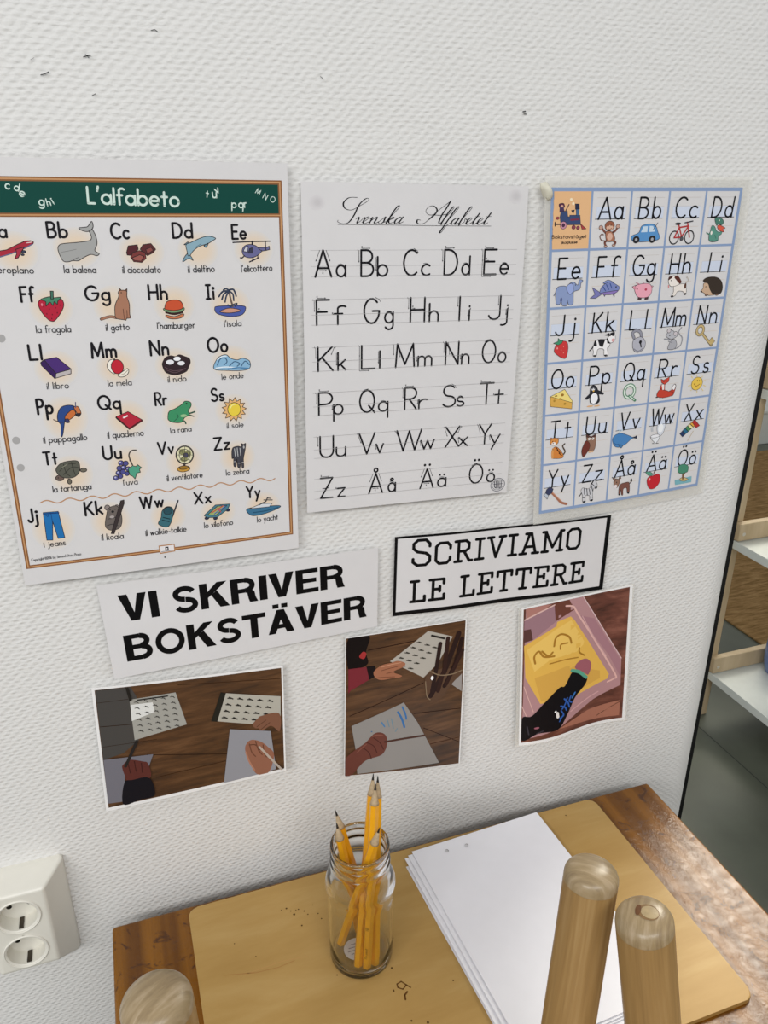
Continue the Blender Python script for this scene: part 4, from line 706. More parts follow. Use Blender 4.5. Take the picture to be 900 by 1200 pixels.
LWAVE = [(22.6, 266.2), (24.1, 265.4), (25.6, 264.8), (27.1, 264.6), (28.6, 264.8), (30.1, 265.4), (31.7, 266.2), (33.2, 267.0), (34.7, 267.6), (36.2, 267.8), (37.7, 267.6), (39.3, 267.0), (40.8, 266.2), (42.3, 265.4), (43.8, 264.8), (45.3, 264.6), (46.8, 264.8), (48.4, 265.4), (49.9, 266.2), (51.4, 267.0), (52.9, 267.6), (54.4, 267.8), (55.9, 267.6), (57.5, 267.0), (59.0, 266.2), (60.5, 265.5), (62.0, 264.9), (63.5, 264.7), (65.1, 264.9), (66.6, 265.5), (68.1, 266.3), (69.6, 267.1), (71.1, 267.7), (72.6, 267.9), (74.2, 267.7), (75.7, 267.1), (77.2, 266.3), (78.7, 265.5), (80.2, 264.9), (81.7, 264.7), (83.3, 264.9), (84.8, 265.5), (86.3, 266.3), (87.8, 267.1), (89.3, 267.7), (90.9, 267.9), (92.4, 267.7), (93.9, 267.1), (95.4, 266.3), (96.9, 265.5), (98.4, 264.9), (100.0, 264.7), (101.5, 265.0), (103.0, 265.5), (104.5, 266.3), (106.0, 267.2), (107.6, 267.7), (109.1, 268.0), (110.6, 267.7), (112.1, 267.2), (113.6, 266.4), (115.1, 265.6), (116.7, 265.0), (118.2, 264.8), (119.7, 265.0), (121.2, 265.6), (122.7, 266.4), (124.2, 267.2), (125.8, 267.8), (127.3, 268.0), (128.8, 267.8), (130.3, 267.2), (131.8, 266.4), (133.4, 265.6), (134.9, 265.0), (136.4, 264.8), (137.9, 265.0), (139.4, 265.6), (140.9, 266.4), (142.5, 267.2), (144.0, 267.8), (145.5, 268.0), (147.0, 267.8), (148.5, 267.2), (150.1, 266.4), (151.6, 265.7), (153.1, 265.1), (154.6, 264.9), (156.1, 265.1), (157.6, 265.7), (159.2, 266.5), (160.7, 267.3), (162.2, 267.9), (163.7, 268.1), (165.2, 267.9), (166.7, 267.3), (168.3, 266.5), (169.8, 265.7), (171.3, 265.1), (172.8, 264.9), (174.3, 265.1), (175.9, 265.7), (177.4, 266.5), (178.9, 267.3), (180.4, 267.9), (181.9, 268.1), (183.4, 267.9), (185.0, 267.3), (186.5, 266.5), (188.0, 265.7), (189.5, 265.2), (191.0, 264.9), (192.5, 265.2), (194.1, 265.7), (195.6, 266.5), (197.1, 267.4), (198.6, 267.9), (200.1, 268.2), (201.7, 267.9), (203.2, 267.4), (204.7, 266.6), (206.2, 265.8), (207.7, 265.2), (209.2, 265.0), (210.8, 265.2), (212.3, 265.8), (213.8, 266.6), (215.3, 267.4), (216.8, 268.0), (218.4, 268.2), (219.9, 268.0), (221.4, 267.4), (222.9, 266.6)]
LLOGO = 'P b08058 114 318.2 128 318.3 128.1 325.9 114.6 326.5;P e6e2e2 114.9 319.2 127.3 319.3 127.3 325 115.4 325.3;P 26262c 119.5 320.3 122.5 320.3 122.5 323.9 119.5 323.9;P e0dcdc 120.4 321.5 121.5 321.5 121.6 322.7 120.4 322.7;l 5a5a60 0.53 116.1 324.5 125.8 324.4;E 222222 118.6 330.3 0.67 0.75'
LDOT = [(11.88, 234.08, 3.00), (11.89, 210.77, 3.00), (13.30, 128.91, 3.00)]
SROWS = [(7.00, 203.00, 53.83, 66.81, 75.46), (7.00, 203.00, 94.69, 107.48, 116.00), (7.00, 203.00, 135.54, 148.14, 156.54), (7.00, 203.00, 176.40, 188.81, 197.08), (7.00, 203.00, 217.26, 229.47, 237.62), (7.00, 203.00, 258.11, 270.14, 278.16)]
SLET = [('A', 10.95, 75.46, 21.63, 14.27, 0.58), ('a', 29.82, 75.46, 16.01, 8.12, 0.58), ('B', 52.12, 75.46, 21.63, 11.18, 0.58), ('b', 67.24, 75.46, 16.01, 9.22, 0.58), ('C', 91.66, 75.46, 21.63, 12.70, 0.58), ('c', 108.69, 75.46, 16.01, 7.95, 0.58), ('D', 130.69, 75.46, 21.63, 12.61, 0.58), ('d', 148.04, 75.46, 16.01, 7.69, 0.58), ('E', 170.25, 75.46, 21.63, 12.21, 0.58), ('e', 186.74, 75.46, 16.01, 8.27, 0.58), ('F', 11.56, 116.00, 21.32, 11.52, 0.58), ('f', 27.49, 116.00, 15.77, 8.56, 0.58), ('G', 55.01, 116.00, 21.32, 14.16, 0.58), ('g', 74.54, 116.00, 15.77, 7.87, 0.58), ('H', 99.10, 116.00, 21.32, 13.63, 0.58), ('h', 117.74, 116.00, 15.77, 8.48, 0.58), ('I', 147.56, 116.00, 21.32, 0.00, 0.58), ('i', 157.68, 116.00, 15.77, 0.00, 0.58), ('J', 177.58, 116.00, 21.32, 11.62, 0.58), ('j', 192.43, 116.00, 15.77, 4.55, 0.58), ('K', 12.24, 156.54, 21.00, 13.63, 0.58), ('k', 30.64, 156.54, 15.54, 7.18, 0.58), ('L', 52.85, 156.54, 21.00, 12.52, 0.58), ('l', 70.27, 156.54, 15.54, 0.00, 0.58), ('M', 85.74, 156.54, 21.00, 18.29, 0.58), ('m', 107.92, 156.54, 15.54, 13.49, 0.58), ('N', 135.46, 156.54, 21.00, 12.98, 0.58), ('n', 152.11, 156.54, 15.54, 7.54, 0.58), ('O', 173.49, 156.54, 21.00, 13.77, 0.58), ('o', 190.39, 156.54, 15.54, 8.16, 0.58), ('P', 12.46, 197.08, 20.68, 12.58, 0.58), ('p', 26.37, 197.08, 15.30, 8.66, 0.58), ('Q', 51.42, 197.08, 20.68, 14.45, 0.58), ('q', 69.73, 197.08, 15.30, 9.04, 0.58), ('R', 95.73, 197.08, 20.68, 11.60, 0.58), ('r', 110.11, 197.08, 15.30, 7.97, 0.58), ('S', 134.07, 197.08, 20.68, 12.96, 0.58), ('s', 149.22, 197.08, 15.30, 7.42, 0.58), ('T', 173.37, 197.08, 20.68, 14.42, 0.58), ('t', 189.94, 197.08, 15.30, 8.72, 0.58), ('U', 13.22, 237.62, 20.36, 12.59, 0.58), ('u', 28.82, 237.62, 15.07, 8.88, 0.58), ('V', 51.06, 237.62, 20.36, 15.32, 0.58), ('v', 68.02, 237.62, 15.07, 6.94, 0.58), ('W', 88.70, 237.62, 20.36, 25.06, 0.58), ('w', 113.57, 237.62, 15.07, 13.60, 0.58), ('X', 139.28, 237.62, 20.36, 14.29, 0.58), ('x', 153.55, 237.62, 15.07, 9.24, 0.58), ('Y', 175.13, 237.62, 20.36, 12.96, 0.58), ('y', 187.63, 237.62, 15.07, 10.60, 0.58), ('Z', 13.26, 278.16, 20.05, 11.72, 0.58), ('z', 29.99, 278.16, 14.83, 7.09, 0.58), ('Å', 61.28, 278.16, 20.05, 13.73, 0.58), ('å', 81.03, 278.16, 16.04, 7.20, 0.55), ('Ä', 114.29, 278.16, 20.05, 13.91, 0.58), ('ä', 133.09, 278.16, 16.04, 8.63, 0.55), ('Ö', 167.47, 278.16, 20.05, 14.47, 0.58), ('ö', 187.10, 278.16, 16.04, 8.34, 0.55)]
SARROW = ['l 26262a .4 15.1 53.8 11.7 62.5;P 2c2c30 11.51 62.95 11.43 61.52 12.55 61.96;l 26262a .4 20.8 53.8 24.1 62.5;P 2c2c30 24.28 62.95 23.26 61.95 24.39 61.52;l 26262a .4 14.8 70.3 20.8 70.3;P 2c2c30 21.33 70.27 20.03 70.87 20.03 69.67;l 2c2c30 .36 17.3 71.7 18.1 71.7 17.3 72.7 18.1 72.7;l 26262a .36 31.4 65.4 33.9 64.9 36.3 65.8',
'l 26262a .4 50.1 54.1 50.1 63.6;P 2c2c30 50.12 64.07 49.52 62.77 50.72 62.77;l 2c2c30 .4 49.1 53.3 49.1 54.3;l 2c2c30 .36 52.3 50.7 53.1 50.7 52.3 51.7 53.1 51.7;l 26262a .4 52.7 52.3 60.1 52.3;P 2c2c30 60.6 52.33 59.3 52.93 59.3 51.73;l 26262a .4 65.8 59.7 65.8 70.7;P 2c2c30 65.84 71.16 65.24 69.86 66.44 69.86',
'l 26262a .4 100.8 52.6 104.2 54.4 105.2 56.4;l 26262a .36 110.3 65.4 112.7 64.9 115 65.8',
'l 26262a .4 128.7 54.1 128.7 63.6;P 2c2c30 128.69 64.07 128.09 62.77 129.29 62.77;l 2c2c30 .4 127.7 53.3 127.7 54.3;l 2c2c30 .36 130.9 50.7 131.7 50.7 130.9 51.7 131.7 51.7;l 26262a .4 131.3 52.3 139.7 52.3;P 2c2c30 140.25 52.33 138.95 52.93 138.95 51.73;l 26262a .36 149.6 65.4 151.9 64.9 154.2 65.8',
'l 26262a .4 168.2 54.1 168.2 63.6;P 2c2c30 168.25 64.07 167.65 62.77 168.85 62.77;l 2c2c30 .4 167.2 53.3 167.2 54.3;l 2c2c30 .36 170.4 50.7 171.2 50.7 170.4 51.7 171.2 51.7;l 26262a .4 170.8 52.3 179 52.3;P 2c2c30 179.5 52.33 178.2 52.93 178.2 51.73;l 2c2c30 .36 171.9 61.1 172.7 61.1 171.9 62.1 172.7 62.1;l 26262a .4 172 63.3 174.4 63.3;P 2c2c30 174.95 63.35 173.65 63.95 173.65 62.75;l 26262a .4 168.2 54.1 168.2 77.2;l 26262a .4 168.2 77.2 177.2 77.2;P 2c2c30 177.67 77.16 176.37 77.76 176.37 76.56;l 26262a .36 188.4 65.4 190.9 64.9 193.4 65.8',
'l 26262a .4 9.6 95 9.6 104.3;P 2c2c30 9.56 104.78 8.96 103.48 10.16 103.48;l 2c2c30 .4 8.6 94.2 8.6 95.2;l 2c2c30 .36 11.8 91.6 12.6 91.6 11.8 92.6 12.6 92.6;l 26262a .4 12.2 93.2 19.8 93.2;P 2c2c30 20.29 93.19 18.99 93.79 18.99 92.59;l 2c2c30 .36 13.3 101.9 14.1 101.9 13.3 102.9 14.1 102.9;l 26262a .4 13.4 104.1 15.8 104.1;P 2c2c30 16.26 104.07 14.96 104.67 14.96 103.47;l 2c2c30 .36 25.5 105.8 26.3 105.8 25.5 106.8 26.3 106.8;l 26262a .4 26.1 107.1 27.7 107.1;P 2c2c30 28.19 107.05 26.89 107.65 26.89 106.45',
'l 26262a .4 65.2 93.5 69 95.3 70 97.3;l 26262a .36 76.1 106.1 78.5 105.6 80.8 106.5',
'l 26262a .4 97.1 95 97.1 104.3;P 2c2c30 97.1 104.78 96.5 103.48 97.7 103.48;l 2c2c30 .4 96.1 94.2 96.1 95.2;l 2c2c30 .36 100.8 101.9 101.6 101.9 100.8 102.9 101.6 102.9;l 26262a .4 100.9 104.1 103.3 104.1;P 2c2c30 103.8 104.07 102.5 104.67 102.5 103.47;l 26262a .4 116.3 100.4 116.3 111.3;P 2c2c30 116.34 111.77 115.74 110.47 116.94 110.47',
'l 26262a .4 145.7 94.9 145.7 103.2;P 2c2c30 145.66 103.71 145.06 102.41 146.26 102.41;l 26262a .4 156.3 106.9 156.3 112.1;P 2c2c30 156.28 112.56 155.68 111.26 156.88 111.26;l 2c2c30 .36 158.1 105.2 158.9 105.2 158.1 106.2 158.9 106.2',
'l 26262a .4 187.3 94.9 187.3 103.2;P 2c2c30 187.3 103.71 186.7 102.41 187.9 102.41;l 26262a .4 195.6 106.9 195.6 112.1;P 2c2c30 195.58 112.56 194.98 111.26 196.18 111.26;l 2c2c30 .36 197.4 105.2 198.2 105.2 197.4 106.2 198.2 106.2',
'l 26262a .4 10.2 135.8 10.2 145;P 2c2c30 10.24 145.49 9.64 144.19 10.84 144.19;l 2c2c30 .4 9.2 135 9.2 136;l 26262a .4 27.1 136.1 24.5 142.3;P 2c2c30 24.27 142.72 24.23 141.29 25.33 141.76;l 2c2c30 .36 27.5 135.4 28.3 135.4 27.5 136.4 28.3 136.4;l 26262a .4 29.2 141.2 29.2 151.9;P 2c2c30 29.24 152.38 28.64 151.08 29.84 151.08',
'l 26262a .4 50.8 135.8 50.8 145;P 2c2c30 50.85 145.49 50.25 144.19 51.45 144.19;l 2c2c30 .4 49.8 135 49.8 136;l 26262a .4 50.8 135.8 50.8 158.2;l 26262a .4 50.8 158.2 60 158.2;P 2c2c30 60.46 158.24 59.16 158.84 59.16 157.64;l 26262a .4 68.9 141.2 68.9 151.9;P 2c2c30 68.87 152.38 68.27 151.08 69.47 151.08',
'l 26262a .4 83.7 135.8 83.7 145;P 2c2c30 83.74 145.49 83.14 144.19 84.34 144.19;l 2c2c30 .4 82.7 135 82.7 136;l 26262a .4 87.9 135.5 89.7 147.1;P 2c2c30 89.82 147.59 89.03 146.39 90.21 146.21;l 26262a .4 106.5 147.7 106.5 151.9;P 2c2c30 106.52 152.38 105.92 151.08 107.12 151.08',
'l 26262a .4 133.5 135.8 133.5 145;P 2c2c30 133.46 145.49 132.86 144.19 134.06 144.19;l 2c2c30 .4 132.5 135 132.5 136;l 26262a .4 137.7 135.5 139.5 147.1;P 2c2c30 139.53 147.59 138.74 146.39 139.93 146.21;l 26262a .4 150.7 147.7 150.7 151.9;P 2c2c30 150.71 152.38 150.11 151.08 151.31 151.08',
'l 26262a .4 175.2 136.7 177.9 134.9 181.4 134.3;l 26262a .36 192 146.7 194.5 146.2 196.9 147.1',
'l 26262a .4 10.5 176.7 10.5 185.7;P 2c2c30 10.46 186.21 9.86 184.91 11.06 184.91;l 2c2c30 .4 9.5 175.9 9.5 176.9;l 2c2c30 .36 12.7 173.3 13.5 173.3 12.7 174.3 13.5 174.3;l 26262a .4 13.1 174.9 21.5 174.9;P 2c2c30 21.99 174.9 20.69 175.5 20.69 174.3;l 26262a .4 25 188.4 25 192.5;P 2c2c30 24.97 192.99 24.37 191.69 25.57 191.69',
'l 26262a .4 53.2 177.6 56.1 175.8 59.7 175.2;l 26262a .36 71.6 187.4 74.3 186.9 77 187.8',
'l 26262a .4 93.7 176.7 93.7 185.7;P 2c2c30 93.73 186.21 93.13 184.91 94.33 184.91;l 2c2c30 .4 92.7 175.9 92.7 176.9;l 2c2c30 .36 95.9 173.3 96.7 173.3 95.9 174.3 96.7 174.3;l 26262a .4 96.3 174.9 104 174.9;P 2c2c30 104.53 174.9 103.23 175.5 103.23 174.3;l 26262a .4 108.7 188.4 108.7 192.5;P 2c2c30 108.71 192.99 108.11 191.69 109.31 191.69',
'l 26262a .4 143.4 175.2 146.8 177 147.8 179;l 26262a .36 150.7 187.4 152.9 186.9 155.1 187.8',
'l 2c2c30 .36 173.6 173.3 174.4 173.3 173.6 174.3 174.4 174.3;l 26262a .4 174 174.9 183.8 174.9;P 2c2c30 184.29 174.9 182.99 175.5 182.99 174.3;l 2c2c30 .36 187.9 187.1 188.7 187.1 187.9 188.1 188.7 188.1;l 26262a .4 188.5 188.4 190.1 188.4;P 2c2c30 190.64 188.4 189.34 189 189.34 187.8',
'l 26262a .4 11.2 217.6 11.2 226.4;P 2c2c30 11.22 226.92 10.62 225.62 11.82 225.62;l 2c2c30 .4 10.2 216.8 10.2 217.8;l 26262a .4 27.4 229.1 27.4 233.1;P 2c2c30 27.42 233.6 26.82 232.3 28.02 232.3',
'l 26262a .4 49.5 217.6 52.8 226.4;P 2c2c30 52.98 226.89 51.96 225.88 53.08 225.46;l 2c2c30 .4 48.9 216.8 48.9 217.8;l 26262a .4 67 228.9 67.9 233.9;P 2c2c30 68.01 234.34 67.19 233.17 68.37 232.96;l 2c2c30 .36 75 228.4 75.8 228.4 75 229.4 75.8 229.4',
'l 26262a .4 87.1 217.6 91.8 226.4;P 2c2c30 92.04 226.86 90.9 225.99 91.96 225.43;l 2c2c30 .4 86.5 216.8 86.5 217.8;l 26262a .4 112.6 228.9 113.5 233.9;P 2c2c30 113.56 234.34 112.74 233.17 113.92 232.96;l 2c2c30 .36 127.2 228.4 128 228.4 127.2 229.4 128 229.4',
'l 26262a .4 137.7 217.6 140.9 226.4;P 2c2c30 141.05 226.89 140.04 225.87 141.17 225.46;l 2c2c30 .4 137.1 216.8 137.1 217.8;l 26262a .4 154.8 217.9 152.2 223.8;P 2c2c30 151.96 224.23 151.94 222.8 153.03 223.28;l 2c2c30 .36 155.2 217.2 156 217.2 155.2 218.2 156 218.2;l 26262a .4 152.6 228.9 153.5 233.9;P 2c2c30 153.54 234.34 152.72 233.17 153.9 232.96;l 2c2c30 .36 162.8 228.4 163.6 228.4 162.8 229.4 163.6 229.4',
'l 26262a .4 173.5 217.6 176.5 226.4;P 2c2c30 176.71 226.89 175.72 225.85 176.86 225.47;l 2c2c30 .4 172.9 216.8 172.9 217.8;l 26262a .4 186.6 228.9 187.5 233.9;P 2c2c30 187.62 234.34 186.8 233.17 187.98 232.96;l 2c2c30 .36 198.2 228.4 199 228.4 198.2 229.4 199 229.4',
'l 2c2c30 .36 13.5 255 14.3 255 13.5 256 14.3 256;l 26262a .4 13.9 256.6 21.6 256.6;P 2c2c30 22.15 256.61 20.85 257.21 20.85 256.01;l 17161a .7 15.2 268.5 21.3 268.1;l 2c2c30 .36 28 268.5 28.8 268.5 28 269.5 28.8 269.5;l 26262a .4 28.6 269.8 30.2 269.8;P 2c2c30 30.69 269.75 29.39 270.35 29.39 269.15',
'l 26262a .4 65.3 258.1 62 266.1;P 2c2c30 61.78 266.59 61.72 265.16 62.83 265.62;l 26262a .4 70.8 258.1 73.9 266.1;P 2c2c30 74.11 266.6 73.07 265.61 74.19 265.17;l 26262a .4 65 273.3 70.8 273.3;P 2c2c30 71.26 273.35 69.96 273.95 69.96 272.75;l 2c2c30 .36 67.3 274.7 68.1 274.7 67.3 275.7 68.1 275.7;l 26262a .36 82.4 268.1 84.6 267.6 86.7 268.5',
'l 26262a .4 118.3 258.1 115 266.1;P 2c2c30 114.81 266.59 114.75 265.16 115.86 265.62;l 26262a .4 123.9 258.1 127.1 266.1;P 2c2c30 127.28 266.59 126.25 265.61 127.36 265.16;l 26262a .4 118.1 273.3 123.9 273.3;P 2c2c30 124.4 273.35 123.1 273.95 123.1 272.75;l 2c2c30 .36 120.4 274.7 121.2 274.7 120.4 275.7 121.2 275.7;l 26262a .36 134.8 268.1 137.4 267.6 140 268.5',
'l 26262a .4 169.2 259.3 172.1 257.5 175.8 256.9;l 26262a .36 188.8 268.1 191.3 267.6 193.8 268.5']
STITLE = 'c 141418 1.08 48.5 11.6 41.3 11.9 36.5 15.8 37.6 20.1 43.5 21.5 50.5 18.3 57.4 14.6 59 12.8 56.4 12.3 50.5 17 45.7 25.6 40.9 31.3 35.7 32.5 31.3 31 31.7 29.7;c 141418 1.09 47.3 28.8 49.5 27.1 50.1 28.1 48.3 31.8 51.2 30.4 54.6 27.4 55.7 27.9;c 141418 1.1 52.6 31.4 56.7 29.4 59.3 27.5 58.1 26.9 54.9 29 53.8 31.6 55.5 32.1 58.7 30.9;c 141418 1.1 60.2 28.7 62.4 27 61.1 29.3 59.3 32;c 141418 1.1 60.2 30.7 64.3 27.6 66.4 27.1 65.5 29 63.9 31.3 64.8 32 67.8 30.6;c 141418 1.11 67.3 31.3 73.9 26.7 73.1 28.9 72 31 69.2 32.2 67.6 31.5;c 141418 1.11 71.8 31.3 74.3 30.6;c 141418 1.11 74.1 30.9 82 23.5 86.8 18.4 85.5 17.7 81.7 21.8 74.5 32;c 141418 1.11 75.9 29.9 80.2 27 81.5 27.7 77.2 29.4 77.7 31.8 81.4 30.9;c 141418 1.12 89.2 27.6 87.4 26.8 83.3 29.2 82.5 31.9 85.2 31.1 89.9 27.1;c 141418 1.12 90.1 26.8 86.6 31 87 31.9 90.4 30.5;c 141418 1.14 106.4 29.2 103.7 28.9 103.3 31.3 106.5 32.3 111.6 30.6 121.9 21.9 134.2 13.6;c 141418 1.14 134.6 13.3 130.5 19.4 126.4 25 123.9 30.8 125.5 32;c 141418 1.14 120 24.7 114.1 24.7 111.2 21.7 113.9 18.3 118.5 17.5 121.8 20.6 119.6 24.7 114.3 28.5;c 141418 1.14 117.3 24.7 125.2 25 131.9 23.9;c 141418 1.15 125.4 31.5 134.9 22.1 137.9 18.7 137.1 18 133 22.2 126.4 31.5 127 32.5 130.2 31.1;c 141418 1.16 130 31.5 138 23.8 142.5 18.6 141.6 18 137.6 22.1 129.9 32.5 125.1 38.8 126.7 38.8 130.6 33.9 135.4 31.1;c 141418 1.16 142.3 28.1 140.6 27.3 136.7 29.7 135.8 32.5 138.3 31.6 143 27.6;c 141418 1.16 143.2 27.3 139.7 31.6 140 32.5 143.3 31.1;c 141418 1.17 143.1 31.4 152.3 22 155.3 18.5 154.4 17.8 150.3 22 143.5 31.8 144.7 32.5 148.4 30.3 149 27.9 151.2 28.6;c 141418 1.17 149.1 31.7 153.1 29.6 155.7 27.7 154.5 27 151.4 29.3 150.3 31.9 151.9 32.4 155 31.2;c 141418 1.17 154.9 31.4 159.7 27.1 163.2 22.9;c 141418 1.17 163.2 22.9 158.2 28.9 156.6 31.9 157.9 32.4 160.5 31;l 141418 0.34 158.9 25.9 163.7 25.7;c 141418 1.18 160 31.7 164.1 29.6 166.7 27.6 165.5 26.9 162.3 29.2 161.3 31.8 162.9 32.4 166.1 31.1;c 141418 1.18 166 31.3 170.8 27.1 174.2 22.8;c 141418 1.18 174.2 22.8 169.3 28.8 167.6 31.8 168.9 32.3 171.5 30.9;l 141418 0.34 169.9 25.8 174.7 25.6;l 202024 0.31 31.3 33 66 33.2 100.7 33.5 138.5 33.7 174.8 33.7'
SSTAMP = 'o 6a6a72 0.67 200 282.3 7.9 6.92;o 7a7a82 0.48 200 282.3 6.32 5.52;l 4a4a52 0.86 195.9 278.4 196.3 284.4 198.4 286 197.8 278.1;l 4a4a52 0.86 201.3 278.4 201.9 286.4 204 285.2 203.5 278.7;l 4a4a52 0.77 199.5 277.3 200.2 286.2;l 4a4a52 0.57 195.2 281.5 204.9 281.6'
STACK = [(13.24, 15.80), (197.90, 8.51)]
